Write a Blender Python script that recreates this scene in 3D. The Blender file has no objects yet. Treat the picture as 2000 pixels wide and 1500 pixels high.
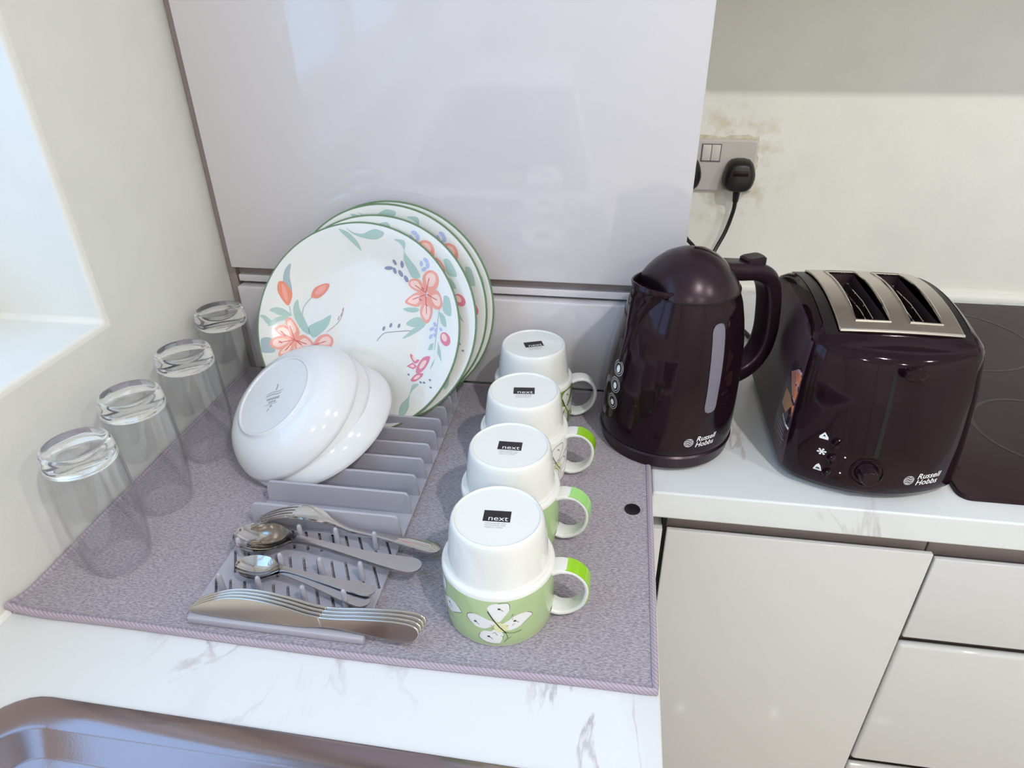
import bpy, bmesh, math, random
from mathutils import Vector, Matrix
from mathutils.geometry import tessellate_polygon
random.seed(4)
SC = bpy.context.scene
COL = SC.collection

# ------------------------------------------------------------------ camera
# metres; x runs along the cabinet front, y away from the viewer, worktop surface is z = 0
def make_camera():
    f_px, pitch, yaw, roll = 1323.7, math.radians(-30.817), math.radians(9.093), math.radians(-0.795)
    cp, sp, cy, sy = math.cos(pitch), math.sin(pitch), math.cos(yaw), math.sin(yaw)
    fwd = Vector((-sy * cp, cy * cp, sp)); right = Vector((cy, sy, 0)); up = right.cross(fwd)
    a = right * math.cos(roll) + up * math.sin(roll)
    b = -right * math.sin(roll) + up * math.cos(roll)
    cd = bpy.data.cameras.new('camera'); cd.sensor_width = 36.0; cd.lens = 36.0 * f_px / 2000.0
    cd.clip_start = 0.02
    co = bpy.data.objects.new('camera', cd); COL.objects.link(co)
    m = Matrix((a, b, -fwd)).transposed().to_4x4(); m.translation = Vector((0.5382, -0.8204, 0.5036))
    co.matrix_world = m
    SC.camera = co
make_camera()

# ------------------------------------------------------------------ world, exposure
WORLD_STRENGTH = 2.85
SPOT_W = 8.0
vs = SC.view_settings
vs.view_transform = 'Standard'; vs.look = 'None'; vs.gamma = 1.0; vs.use_curve_mapping = False
vs.exposure = 0.0
w = bpy.data.worlds.new('sky'); SC.world = w; w.use_nodes = True
wb = w.node_tree.nodes['Background']
wb.inputs[0].default_value = (0.39, 0.645, 1.0, 1); wb.inputs[1].default_value = WORLD_STRENGTH
try:
    SC.cycles.use_denoising = True; SC.cycles.use_adaptive_sampling = True; SC.cycles.adaptive_threshold = 0.02
    SC.cycles.max_bounces = 11; SC.cycles.diffuse_bounces = 5; SC.cycles.glossy_bounces = 8
    SC.cycles.transmission_bounces = 10; SC.cycles.transparent_max_bounces = 16
    SC.cycles.sample_clamp_indirect = 4.0; SC.cycles.blur_glossy = 0.6
except Exception:
    pass
# daylight enters through the window opening: a portal guides the sky light, it emits nothing itself
pl = bpy.data.lights.new('window_portal', 'AREA'); pl.shape = 'RECTANGLE'; pl.size = 1.18; pl.size_y = 1.12
pl.cycles.is_portal = True
po = bpy.data.objects.new('window_portal', pl); COL.objects.link(po)
po.location = (-0.235, -0.80, 0.795); po.rotation_euler = (0, -math.pi / 2, 0)

# ------------------------------------------------------------------ materials
def lin(c):
    return tuple(((v / 255) / 12.92 if v / 255 <= 0.04045 else ((v / 255 + 0.055) / 1.055) ** 2.4) for v in c) + (1.0,)
def pmat(name, rgb, rough=0.5, metal=0.0, spec=0.5, coat=0.0, noise=None, bump=None, alpha=None):
    m = bpy.data.materials.new(name); m.use_nodes = True
    nt = m.node_tree; b = nt.nodes['Principled BSDF']
    b.inputs['Base Color'].default_value = lin(rgb); b.inputs['Roughness'].default_value = rough
    b.inputs['Metallic'].default_value = metal; b.inputs['Specular IOR Level'].default_value = spec
    b.inputs['Coat Weight'].default_value = coat; b.inputs['Coat Roughness'].default_value = 0.04
    tc = nt.nodes.new('ShaderNodeTexCoord')
    if noise:
        rgb2, scale, detail = noise
        n = nt.nodes.new('ShaderNodeTexNoise'); n.inputs['Scale'].default_value = scale; n.inputs['Detail'].default_value = detail
        nt.links.new(tc.outputs['Object'], n.inputs['Vector'])
        r = nt.nodes.new('ShaderNodeValToRGB'); r.color_ramp.elements[0].position = 0.35; r.color_ramp.elements[1].position = 0.68
        r.color_ramp.elements[0].color = lin(rgb); r.color_ramp.elements[1].color = lin(rgb2)
        nt.links.new(n.outputs['Fac'], r.inputs['Fac']); nt.links.new(r.outputs['Color'], b.inputs['Base Color'])
    if bump:
        scale, strength, dist = bump
        n = nt.nodes.new('ShaderNodeTexNoise'); n.inputs['Scale'].default_value = scale; n.inputs['Detail'].default_value = 4
        nt.links.new(tc.outputs['Object'], n.inputs['Vector'])
        bp = nt.nodes.new('ShaderNodeBump'); bp.inputs['Strength'].default_value = strength; bp.inputs['Distance'].default_value = dist
        nt.links.new(n.outputs['Fac'], bp.inputs['Height']); nt.links.new(bp.outputs['Normal'], b.inputs['Normal'])
    return m

def marble_mat():
    m = pmat('marble_laminate', (244, 243, 242), 0.28, spec=0.45)
    nt = m.node_tree; b = nt.nodes['Principled BSDF']; L = nt.links.new
    tc = nt.nodes.new('ShaderNodeTexCoord')
    mp = nt.nodes.new('ShaderNodeMapping'); mp.inputs['Rotation'].default_value = (0.5, 0.2, 0.35)
    mp.inputs['Scale'].default_value = (2.6, 1.1, 2.0); L(tc.outputs['Object'], mp.inputs['Vector'])
    n1 = nt.nodes.new('ShaderNodeTexNoise'); n1.inputs['Scale'].default_value = 3.2; n1.inputs['Detail'].default_value = 7
    n1.inputs['Distortion'].default_value = 0.9; L(mp.outputs[0], n1.inputs['Vector'])
    r1 = nt.nodes.new('ShaderNodeValToRGB'); e = r1.color_ramp.elements
    e[0].position = 0.485; e[0].color = (0, 0, 0, 1); e[1].position = 0.515; e[1].color = (0, 0, 0, 1)
    k = r1.color_ramp.elements.new(0.5); k.color = (1, 1, 1, 1)
    L(n1.outputs['Fac'], r1.inputs['Fac'])
    n2 = nt.nodes.new('ShaderNodeTexNoise'); n2.inputs['Scale'].default_value = 6.0; n2.inputs['Detail'].default_value = 3
    L(tc.outputs['Object'], n2.inputs['Vector'])
    r2 = nt.nodes.new('ShaderNodeValToRGB'); r2.color_ramp.elements[0].position = 0.48; r2.color_ramp.elements[1].position = 0.68
    L(n2.outputs['Fac'], r2.inputs['Fac'])
    mu = nt.nodes.new('ShaderNodeMath'); mu.operation = 'MULTIPLY'; L(r1.outputs['Color'], mu.inputs[0]); L(r2.outputs['Color'], mu.inputs[1])
    n3 = nt.nodes.new('ShaderNodeTexNoise'); n3.inputs['Scale'].default_value = 2.0; n3.inputs['Detail'].default_value = 5
    L(mp.outputs[0], n3.inputs['Vector'])
    r3 = nt.nodes.new('ShaderNodeValToRGB'); r3.color_ramp.elements[0].position = 0.5; r3.color_ramp.elements[1].position = 0.75
    L(n3.outputs['Fac'], r3.inputs['Fac'])
    x1 = nt.nodes.new('ShaderNodeMix'); x1.data_type = 'RGBA'; x1.inputs['A'].default_value = lin((222, 224, 225)); x1.inputs['B'].default_value = lin((202, 202, 205))
    L(r3.outputs['Color'], x1.inputs['Factor'])
    x2 = nt.nodes.new('ShaderNodeMix'); x2.data_type = 'RGBA'; x2.inputs['B'].default_value = lin((168, 158, 160))
    L(mu.outputs[0], x2.inputs['Factor']); L(x1.outputs['Result'], x2.inputs['A'])
    L(x2.outputs['Result'], b.inputs['Base Color'])
    return m

def towel_mat():
    m = pmat('microfibre', (150, 142, 150), 0.95, spec=0.1)
    nt = m.node_tree; b = nt.nodes['Principled BSDF']; L = nt.links.new
    b.inputs['Sheen Weight'].default_value = 0.35; b.inputs['Sheen Roughness'].default_value = 0.5
    tc = nt.nodes.new('ShaderNodeTexCoord')
    mp = nt.nodes.new('ShaderNodeMapping'); mp.inputs['Scale'].default_value = (300, 860, 200); mp.inputs['Rotation'].default_value = (0, 0, 0.10)
    L(tc.outputs['Object'], mp.inputs['Vector'])
    n1 = nt.nodes.new('ShaderNodeTexNoise'); n1.inputs['Scale'].default_value = 1.0; n1.inputs['Detail'].default_value = 3; n1.inputs['Distortion'].default_value = 0.6
    L(mp.outputs[0], n1.inputs['Vector'])
    r = nt.nodes.new('ShaderNodeValToRGB'); r.color_ramp.elements[0].position = 0.36; r.color_ramp.elements[1].position = 0.62
    r.color_ramp.elements[0].color = lin((136, 127, 138)); r.color_ramp.elements[1].color = lin((180, 172, 181))
    L(n1.outputs['Fac'], r.inputs['Fac']); L(r.outputs['Color'], b.inputs['Base Color'])
    bp = nt.nodes.new('ShaderNodeBump'); bp.inputs['Strength'].default_value = 0.8; bp.inputs['Distance'].default_value = 0.0014
    L(n1.outputs['Fac'], bp.inputs['Height']); L(bp.outputs['Normal'], b.inputs['Normal'])
    return m

def stitch_mat():
    m = pmat('hem_thread', (172, 160, 172), 0.9, spec=0.1)
    nt = m.node_tree; b = nt.nodes['Principled BSDF']; L = nt.links.new
    tc = nt.nodes.new('ShaderNodeTexCoord')
    wv = nt.nodes.new('ShaderNodeTexWave'); wv.inputs['Scale'].default_value = 150; wv.bands_direction = 'DIAGONAL'
    L(tc.outputs['Object'], wv.inputs['Vector'])
    r = nt.nodes.new('ShaderNodeValToRGB'); r.color_ramp.elements[0].color = lin((156, 144, 156)); r.color_ramp.elements[1].color = lin((182, 170, 182))
    L(wv.outputs['Fac'], r.inputs['Fac']); L(r.outputs['Color'], b.inputs['Base Color'])
    return m

def wall_mat(name, rgb, stain=None):
    m = pmat(name, rgb, 0.75, spec=0.25)
    nt = m.node_tree; b = nt.nodes['Principled BSDF']; L = nt.links.new
    tc = nt.nodes.new('ShaderNodeTexCoord')
    n = nt.nodes.new('ShaderNodeTexNoise'); n.inputs['Scale'].default_value = 14; n.inputs['Detail'].default_value = 6
    L(tc.outputs['Object'], n.inputs['Vector'])
    n2 = nt.nodes.new('ShaderNodeTexNoise'); n2.inputs['Scale'].default_value = 160; n2.inputs['Detail'].default_value = 2
    L(tc.outputs['Object'], n2.inputs['Vector'])
    ad = nt.nodes.new('ShaderNodeMath'); ad.operation = 'MULTIPLY_ADD'; ad.inputs[1].default_value = 0.06
    L(n2.outputs['Fac'], ad.inputs[0]); L(n.outputs['Fac'], ad.inputs[2])
    bp = nt.nodes.new('ShaderNodeBump'); bp.inputs['Strength'].default_value = 0.35; bp.inputs['Distance'].default_value = 0.006
    L(ad.outputs[0], bp.inputs['Height']); L(bp.outputs['Normal'], b.inputs['Normal'])
    base = nt.nodes.new('ShaderNodeMix'); base.data_type = 'RGBA'
    base.inputs['A'].default_value = lin(rgb); base.inputs['B'].default_value = lin(tuple(int(v * 0.955) for v in rgb))
    L(n.outputs['Fac'], base.inputs['Factor']); out = base.outputs['Result']
    if stain:   # old yellowed paint around the socket plate
        cen, rad, col = stain
        d = nt.nodes.new('ShaderNodeVectorMath'); d.operation = 'DISTANCE'; d.inputs[1].default_value = cen
        L(tc.outputs['Object'], d.inputs[0])
        mr = nt.nodes.new('ShaderNodeMapRange'); mr.inputs[1].default_value = rad; mr.inputs[2].default_value = rad * 0.55
        L(d.outputs['Value'], mr.inputs[0])
        n4 = nt.nodes.new('ShaderNodeTexNoise'); n4.inputs['Scale'].default_value = 38; n4.inputs['Detail'].default_value = 5
        L(tc.outputs['Object'], n4.inputs['Vector'])
        r4 = nt.nodes.new('ShaderNodeValToRGB'); r4.color_ramp.elements[0].position = 0.5; r4.color_ramp.elements[1].position = 0.72
        L(n4.outputs['Fac'], r4.inputs['Fac'])
        mm = nt.nodes.new('ShaderNodeMath'); mm.operation = 'MULTIPLY'; L(mr.outputs[0], mm.inputs[0]); L(r4.outputs['Color'], mm.inputs[1])
        x = nt.nodes.new('ShaderNodeMix'); x.data_type = 'RGBA'; x.inputs['B'].default_value = lin(col)
        L(mm.outputs[0], x.inputs['Factor']); L(out, x.inputs['A']); out = x.outputs['Result']
    L(out, b.inputs['Base Color'])
    return m

def thin_glass(name, tint=(0.93, 0.94, 0.95), rough=0.0):
    m = bpy.data.materials.new(name); m.use_nodes = True; nt = m.node_tree; nt.nodes.clear()
    o = nt.nodes.new('ShaderNodeOutputMaterial'); mx = nt.nodes.new('ShaderNodeMixShader')
    t = nt.nodes.new('ShaderNodeBsdfTransparent'); t.inputs[0].default_value = (*tint, 1)
    g = nt.nodes.new('ShaderNodeBsdfGlossy'); g.inputs['Roughness'].default_value = rough
    lw = nt.nodes.new('ShaderNodeLayerWeight'); lw.inputs[0].default_value = 0.5
    pw = nt.nodes.new('ShaderNodeMath'); pw.operation = 'POWER'; pw.inputs[1].default_value = 4.5; nt.links.new(lw.outputs['Facing'], pw.inputs[0])
    f = nt.nodes.new('ShaderNodeMath'); f.operation = 'MULTIPLY_ADD'; f.inputs[1].default_value = 0.9; f.inputs[2].default_value = 0.04; nt.links.new(pw.outputs[0], f.inputs[0])
    nt.links.new(f.outputs[0], mx.inputs[0]); nt.links.new(t.outputs[0], mx.inputs[1]); nt.links.new(g.outputs[0], mx.inputs[2])
    nt.links.new(mx.outputs[0], o.inputs[0]); return m
def emis(name, rgb, s):
    m = bpy.data.materials.new(name); m.use_nodes = True; nt = m.node_tree; nt.nodes.clear()
    o = nt.nodes.new('ShaderNodeOutputMaterial'); e = nt.nodes.new('ShaderNodeEmission')
    e.inputs[0].default_value = (*rgb, 1); e.inputs[1].default_value = s; nt.links.new(e.outputs[0], o.inputs[0]); return m

M = {}
M['marble'] = marble_mat(); M['towel'] = towel_mat(); M['hem'] = stitch_mat()
M['wall'] = wall_mat('wall_paint', (232, 231, 225))
M['wallb'] = wall_mat('wall_paint_stained', (249, 248, 240), ((0.72, 0.41, 0.225), 0.12, (218, 211, 186)))
M['ceil'] = pmat('ceiling_paint', (246, 246, 244), 0.9)
M['floor'] = pmat('floor_tile', (222, 216, 208), 0.05, noise=((210, 203, 195), 5, 3))
M['gloss'] = pmat('gloss_cabinet_front', (214, 210, 214), 0.06, spec=0.5, coat=0.6)
M['gloss2'] = pmat('gloss_base_front', (207, 206, 205), 0.05, spec=0.5, coat=0.5)
M['edge'] = pmat('cabinet_carcass', (196, 190, 188), 0.4)
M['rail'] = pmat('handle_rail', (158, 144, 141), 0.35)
M['white'] = pmat('white_upvc', (240, 242, 244), 0.35)
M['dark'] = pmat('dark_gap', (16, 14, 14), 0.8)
M['china'] = pmat('white_china', (227, 227, 224), 0.10, spec=0.5, coat=0.3)
M['chinab'] = pmat('bowl_china', (224, 225, 228), 0.10, spec=0.5, coat=0.3)
M['green_rim'] = pmat('green_rim_glaze', (104, 130, 92), 0.25)
M['rack'] = pmat('grey_plastic', (174, 171, 181), 0.45, bump=(300, 0.08, 0.001))
M['steel'] = pmat('polished_steel', (205, 200, 196), 0.10, metal=1.0)
M['brushed'] = pmat('satin_steel', (196, 190, 190), 0.28, metal=1.0)
M['sink'] = pmat('sink_steel', (158, 142, 144), 0.16, metal=1.0, bump=(400, 0.06, 0.0006))
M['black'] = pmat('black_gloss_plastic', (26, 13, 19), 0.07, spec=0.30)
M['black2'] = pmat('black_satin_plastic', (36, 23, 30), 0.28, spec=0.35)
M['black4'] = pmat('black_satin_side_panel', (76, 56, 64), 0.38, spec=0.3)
M['black3'] = pmat('black_matt_plastic', (22, 15, 18), 0.4)
M['cable'] = pmat('black_cable', (20, 15, 17), 0.45)
M['hob'] = pmat('hob_glass', (38, 22, 28), 0.14, spec=0.20, noise=((45, 29, 34), 9, 4))
M['hobline'] = pmat('hob_marking', (34, 24, 28), 0.3)
M['chrome'] = pmat('chrome', (214, 208, 200), 0.08, metal=1.0)
M['chromeb'] = pmat('brushed_chrome', (214, 205, 196), 0.26, metal=1.0)
M['inner'] = pmat('toaster_liner', (96, 78, 82), 0.35, metal=0.6)
M['window'] = pmat('smoked_window', (112, 108, 124), 0.15, spec=0.6)
M['print_w'] = pmat('white_print', (236, 236, 238), 0.4)
M['print_g'] = pmat('grey_print', (170, 168, 174), 0.4)
M['print_k'] = pmat('black_print', (28, 22, 24), 0.35)
M['print_k2'] = pmat('faint_print', (118, 112, 112), 0.5)
M['socket'] = pmat('socket_plastic', (206, 200, 196), 0.35)
M['switch'] = pmat('switch_plastic', (216, 212, 206), 0.3)
M['bead'] = pmat('sealant_bead', (236, 236, 230), 0.4)
M['plaster'] = pmat('cracked_filler', (226, 222, 204), 0.8, noise=((196, 186, 160), 90, 4))
M['glassw'] = thin_glass('drinking_glass', (0.982, 0.986, 0.99)); M['pane'] = thin_glass('window_glass', (0.98, 0.99, 1.0))
gm = bpy.data.materials.new('solid_glass'); gm.use_nodes = True
gb = gm.node_tree.nodes['Principled BSDF']; gb.inputs['Transmission Weight'].default_value = 1.0
gb.inputs['Roughness'].default_value = 0.0; gb.inputs['IOR'].default_value = 1.46; gb.inputs['Base Color'].default_value = (0.97, 0.98, 0.98, 1)
M['glassb'] = gm
M['lamp'] = emis('lamp_lens', (1.0, 0.96, 0.90), 30.0)
for k_ in ('black', 'black2', 'black4', 'hob'):      # the dark plastics and glass reflect with a faint plum cast
    M[k_].node_tree.nodes['Principled BSDF'].inputs['Specular Tint'].default_value = (1.0, 0.80, 0.88, 1)
PR = [(168, 194, 186), (164, 180, 188), (228, 140, 114), (236, 160, 146), (244, 206, 196), (208, 98, 102), (218, 124, 146), (136, 142, 168), (176, 186, 224), (178, 148, 162)]
PRM = [pmat('plate_print', c, 0.2) for c in PR]

# ------------------------------------------------------------------ geometry helpers
def mesh_obj(name, V, F, mats, parent=None, idx=None, smooth=True, angle=40):
    me = bpy.data.meshes.new(name); me.from_pydata([tuple(v) for v in V], [], F); me.validate()
    for m in (mats if isinstance(mats, (list, tuple)) else [mats]): me.materials.append(m)
    if idx: me.polygons.foreach_set('material_index', idx)
    bm = bmesh.new(); bm.from_mesh(me); bmesh.ops.recalc_face_normals(bm, faces=bm.faces); bm.to_mesh(me); bm.free()
    if smooth:
        me.polygons.foreach_set('use_smooth', [True] * len(me.polygons))
        me.set_sharp_from_angle(angle=math.radians(angle))
    o = bpy.data.objects.new(name, me); COL.objects.link(o)
    if parent: o.parent = parent
    return o
def thing(name, label, cat, loc=(0, 0, 0), rot=(0, 0, 0), group=None):
    o = bpy.data.objects.new(name, None); COL.objects.link(o); o.location = loc; o.rotation_euler = rot
    o.empty_display_size = 0.02
    o['label'] = label; o['category'] = cat
    if group: o['group'] = group
    return o
def tag(o, label, cat, group=None):
    o['label'] = label; o['category'] = cat
    if group: o['group'] = group
    return o
def struct(o):
    o['kind'] = 'structure'; return o
def copy_tree(o, parent=None):
    c = o.copy(); COL.objects.link(c); c.parent = parent
    for ch in list(o.children): copy_tree(ch, c)
    return c
def box_vf(x0, x1, y0, y1, z0, z1):
    V = [(x0, y0, z0), (x1, y0, z0), (x1, y1, z0), (x0, y1, z0), (x0, y0, z1), (x1, y0, z1), (x1, y1, z1), (x0, y1, z1)]
    return V, [(3, 2, 1, 0), (4, 5, 6, 7), (0, 1, 5, 4), (1, 2, 6, 5), (2, 3, 7, 6), (3, 0, 4, 7)]
def box(name, x0, x1, y0, y1, z0, z1, mat, parent=None, bev=0.001, seg=2):
    bm = bmesh.new(); V, F = box_vf(x0, x1, y0, y1, z0, z1)
    vs_ = [bm.verts.new(v) for v in V]
    for f in F: bm.faces.new([vs_[i] for i in f])
    if bev: bmesh.ops.bevel(bm, geom=list(bm.edges), offset=bev, segments=seg, profile=0.5, affect='EDGES')
    bmesh.ops.recalc_face_normals(bm, faces=bm.faces)
    me = bpy.data.meshes.new(name); bm.to_mesh(me); bm.free(); me.materials.append(mat)
    me.polygons.foreach_set('use_smooth', [True] * len(me.polygons)); me.set_sharp_from_angle(angle=math.radians(50))
    o = bpy.data.objects.new(name, me); COL.objects.link(o)
    if parent: o.parent = parent
    return o
def slab(xs, ys, z0, z1, skip=(), dome=None):
    """grid slab with cells left out; returns verts, faces"""
    V, F, ix = [], [], {}
    def v(i, j, k):
        if (i, j, k) not in ix:
            ix[(i, j, k)] = len(V); dz = dome(xs[i], ys[j]) if dome else 0
            V.append((xs[i], ys[j], (z1 if k else z0) + dz))
        return ix[(i, j, k)]
    nx, ny = len(xs) - 1, len(ys) - 1
    on = lambda i, j: 0 <= i < nx and 0 <= j < ny and (i, j) not in skip
    for i in range(nx):
        for j in range(ny):
            if not on(i, j): continue
            F.append((v(i, j, 1), v(i + 1, j, 1), v(i + 1, j + 1, 1), v(i, j + 1, 1)))
            F.append((v(i, j, 0), v(i, j + 1, 0), v(i + 1, j + 1, 0), v(i + 1, j, 0)))
            if not on(i - 1, j): F.append((v(i, j, 0), v(i, j, 1), v(i, j + 1, 1), v(i, j + 1, 0)))
            if not on(i + 1, j): F.append((v(i + 1, j, 0), v(i + 1, j + 1, 0), v(i + 1, j + 1, 1), v(i + 1, j, 1)))
            if not on(i, j - 1): F.append((v(i, j, 0), v(i + 1, j, 0), v(i + 1, j, 1), v(i, j, 1)))
            if not on(i, j + 1): F.append((v(i, j + 1, 0), v(i, j + 1, 1), v(i + 1, j + 1, 1), v(i + 1, j + 1, 0)))
    return V, F
def lathe(prof, seg=72):
    V, F, rows = [], [], []
    for r, z in prof:
        if r < 1e-7:
            rows.append([len(V)]); V.append((0, 0, z))
        else:
            rows.append(list(range(len(V), len(V) + seg)))
            V += [(r * math.cos(2 * math.pi * k / seg), r * math.sin(2 * math.pi * k / seg), z) for k in range(seg)]
    for a, b in zip(rows, rows[1:]):
        for k in range(seg):
            k2 = (k + 1) % seg
            if len(a) == 1 and len(b) == 1: continue
            if len(a) == 1: F.append((a[0], b[k2], b[k]))
            elif len(b) == 1: F.append((a[k], a[k2], b[0]))
            else: F.append((a[k], a[k2], b[k2], b[k]))
    return V, F
def loft(rings, cap0=True, cap1=True, closed=True):
    n = len(rings[0]); V = [p for r in rings for p in r]; F = []
    for i in range(len(rings) - 1):
        for k in range(n if closed else n - 1):
            k2 = (k + 1) % n
            F.append((i * n + k, i * n + k2, (i + 1) * n + k2, (i + 1) * n + k))
    if cap0: F.append(tuple(range(n - 1, -1, -1)))
    if cap1: F.append(tuple(range((len(rings) - 1) * n, len(rings) * n)))
    return V, F
def spline(pts, n=8):
    pts = [Vector(p) for p in pts]; out = []
    for i in range(len(pts) - 1):
        p0, p1, p2, p3 = pts[max(i - 1, 0)], pts[i], pts[i + 1], pts[min(i + 2, len(pts) - 1)]
        for k in range(n):
            t = k / n
            out.append(0.5 * ((2 * p1) + (p2 - p0) * t + (2 * p0 - 5 * p1 + 4 * p2 - p3) * t * t + (3 * p1 - p0 - 3 * p2 + p3) * t ** 3))
    out.append(pts[-1]); return out
def sweep(path, sect, up=Vector((0, 1, 0)), closed=False, scale=None):
    """sect: 2D pts (a along side, b along normal). side = up direction kept fixed"""
    rings = []; n = len(path)
    for i, p in enumerate(path):
        t = (path[(i + 1) % n] - path[i - 1]) if closed else (path[min(i + 1, n - 1)] - path[max(i - 1, 0)])
        t.normalize(); nr = up.cross(t)
        if nr.length < 1e-6: nr = Vector((1, 0, 0)).cross(t)
        nr.normalize(); sd = t.cross(nr); s = scale[i] if scale else 1
        rings.append([p + sd * a * s + nr * b * s for a, b in sect])
    if closed:
        rings.append(rings[0]); return loft(rings, False, False)
    return loft(rings)
def circ2(r, n=10): return [(r * math.cos(2 * math.pi * k / n), r * math.sin(2 * math.pi * k / n)) for k in range(n)]
def rrect(hx, hy, r, n=4, cx=0, cy=0):
    P = []
    for sx, sy, a0 in ((1, 1, 0), (-1, 1, 90), (-1, -1, 180), (1, -1, 270)):
        for k in range(n + 1):
            a = math.radians(a0 + 90 * k / n); P.append((cx + sx * (hx - r) + r * math.cos(a), cy + sy * (hy - r) + r * math.sin(a)))
    return P
def prism(pts, z0, z1):
    n = len(pts); V = [(x, y, z0) for x, y in pts] + [(x, y, z1) for x, y in pts]
    F = [tuple(range(n - 1, -1, -1)), tuple(range(n, 2 * n))] + [(i, (i + 1) % n, n + (i + 1) % n, n + i) for i in range(n)]
    return V, F
def smooth_poly(pts, n=3):
    P = []; m = len(pts)
    for i in range(m):
        p0, p1, p2, p3 = [Vector(pts[(i + k - 1) % m]).to_2d() for k in range(4)]
        for k in range(n):
            t = k / n
            q = 0.5 * ((2 * p1) + (p2 - p0) * t + (2 * p0 - 5 * p1 + 4 * p2 - p3) * t * t + (3 * p1 - p0 - 3 * p2 + p3) * t ** 3)
            P.append((q.x, q.y))
    return P
class Print:
    """flat print: 2D polygons laid on a surface; mp(x, y, h) maps to 3D at height h above it"""
    def __init__(s, mp, maxlen=0.006): s.mp, s.ml, s.V, s.F, s.I = mp, maxlen, [], [], []
    def tri(s, a, b, c, h, mi, depth=0):
        L = [(math.dist(a, b), 0), (math.dist(b, c), 1), (math.dist(c, a), 2)]; m, k = max(L)
        if m > s.ml and depth < 8:
            if k == 0: q = ((a[0] + b[0]) / 2, (a[1] + b[1]) / 2); s.tri(a, q, c, h, mi, depth + 1); s.tri(q, b, c, h, mi, depth + 1)
            elif k == 1: q = ((b[0] + c[0]) / 2, (b[1] + c[1]) / 2); s.tri(a, b, q, h, mi, depth + 1); s.tri(a, q, c, h, mi, depth + 1)
            else: q = ((a[0] + c[0]) / 2, (a[1] + c[1]) / 2); s.tri(a, b, q, h, mi, depth + 1); s.tri(q, b, c, h, mi, depth + 1)
            return
        n = len(s.V); s.V += [s.mp(p[0], p[1], h) for p in (a, b, c)]; s.F.append((n, n + 1, n + 2)); s.I.append(mi)
    def poly(s, pts, mi=0, h=0.00015):
        pts = [(p[0], p[1]) for p in pts]
        for t in tessellate_polygon([[Vector((x, y, 0)) for x, y in pts]]): s.tri(*[pts[i] for i in t], h, mi)
    def line(s, pts, w, mi=0, h=0.0002):
        for a, b in zip(pts, pts[1:]):
            dx, dy = b[0] - a[0], b[1] - a[1]; l = math.hypot(dx, dy) or 1; nx, ny = -dy / l * w / 2, dx / l * w / 2
            s.poly([(a[0] + nx, a[1] + ny), (b[0] + nx, b[1] + ny), (b[0] - nx, b[1] - ny), (a[0] - nx, a[1] - ny)], mi, h)
    def ell(s, x, y, a, b, mi=0, h=0.0002, n=14, rot=0):
        c, d = math.cos(rot), math.sin(rot)
        s.poly([(x + a * math.cos(2 * math.pi * k / n) * c - b * math.sin(2 * math.pi * k / n) * d, y + a * math.cos(2 * math.pi * k / n) * d + b * math.sin(2 * math.pi * k / n) * c) for k in range(n)], mi, h)
    def text(s, body, x, y, size, mi=0, h=0.0002, shear=0.0, sx=1.0, thick=0.0):
        V, F = text_mesh(body, shear, thick)
        for f in F:
            p = [(x + V[i][0] * size * sx, y + V[i][1] * size) for i in f]
            for k in range(1, len(p) - 1): s.tri(p[0], p[k], p[k + 1], h, mi)
    def build(s, name, mats, parent, label=None):
        me = bpy.data.meshes.new(name); me.from_pydata([tuple(v) for v in s.V], [], s.F)
        for m in mats: me.materials.append(m)
        me.polygons.foreach_set('material_index', s.I)
        o = bpy.data.objects.new(name, me); COL.objects.link(o); o.parent = parent
        if label: o['label'] = label
        return o
_txt = {}
def text_mesh(body, shear=0.0, thick=0.0):
    k = (body, shear, thick)
    if k not in _txt:
        cu = bpy.data.curves.new('tmp', 'FONT'); cu.body = body; cu.size = 1.0; cu.shear = shear; cu.resolution_u = 3; cu.offset = thick
        ob = bpy.data.objects.new('tmp', cu); COL.objects.link(ob)
        bpy.context.view_layer.update()
        me = bpy.data.meshes.new_from_object(ob.evaluated_get(bpy.context.evaluated_depsgraph_get()))
        _txt[k] = ([tuple(v.co) for v in me.vertices], [tuple(p.vertices) for p in me.polygons])
        bpy.data.objects.remove(ob); bpy.data.curves.remove(cu); bpy.data.meshes.remove(me)
    return _txt[k]
def bevel_mod(o, wd=0.001, seg=2, ang=40):
    b = o.modifiers.new('bevel', 'BEVEL'); b.width = wd; b.segments = seg; b.limit_method = 'ANGLE'; b.angle_limit = math.radians(ang)
    return o

# ------------------------------------------------------------------ the room
def perm_slab(xs, ys, a0, a1, skip, axes):
    V, F = slab(xs, ys, a0, a1, skip)
    return [tuple(v[axes.index(k)] for k in 'xyz') for v in V], F
X1, YF, YB, ZF, ZC = 2.6, -2.9, 0.41, -0.9, 1.5
JY, SZ = -0.232, 0.190
V, F = perm_slab([YF, -1.36, JY, YB], [ZF, SZ, 1.38, ZC], -0.25, 0.0, {(1, 1)}, 'yzx')
wl = struct(mesh_obj('wall_left', V, F, M['wall'], smooth=True)); bevel_mod(wl, 0.006, 3)
struct(box('wall_back', -0.25, X1, YB, YB + 0.1, ZF, ZC, M['wallb'], bev=0))
struct(box('wall_right', X1, X1 + 0.1, YF, YB, ZF, ZC, M['wall'], bev=0))
struct(box('wall_front', -0.25, X1, YF - 0.1, YF, ZF, ZC, M['wall'], bev=0))
struct(box('floor', -0.25, X1, YF, YB, ZF - 0.05, ZF, M['floor'], bev=0))
struct(box('ceiling', -0.25, X1, YF, YB, ZC, ZC + 0.05, M['ceil'], bev=0))
wn = bpy.data.objects.new('window_1', None); COL.objects.link(wn); struct(wn)
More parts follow.
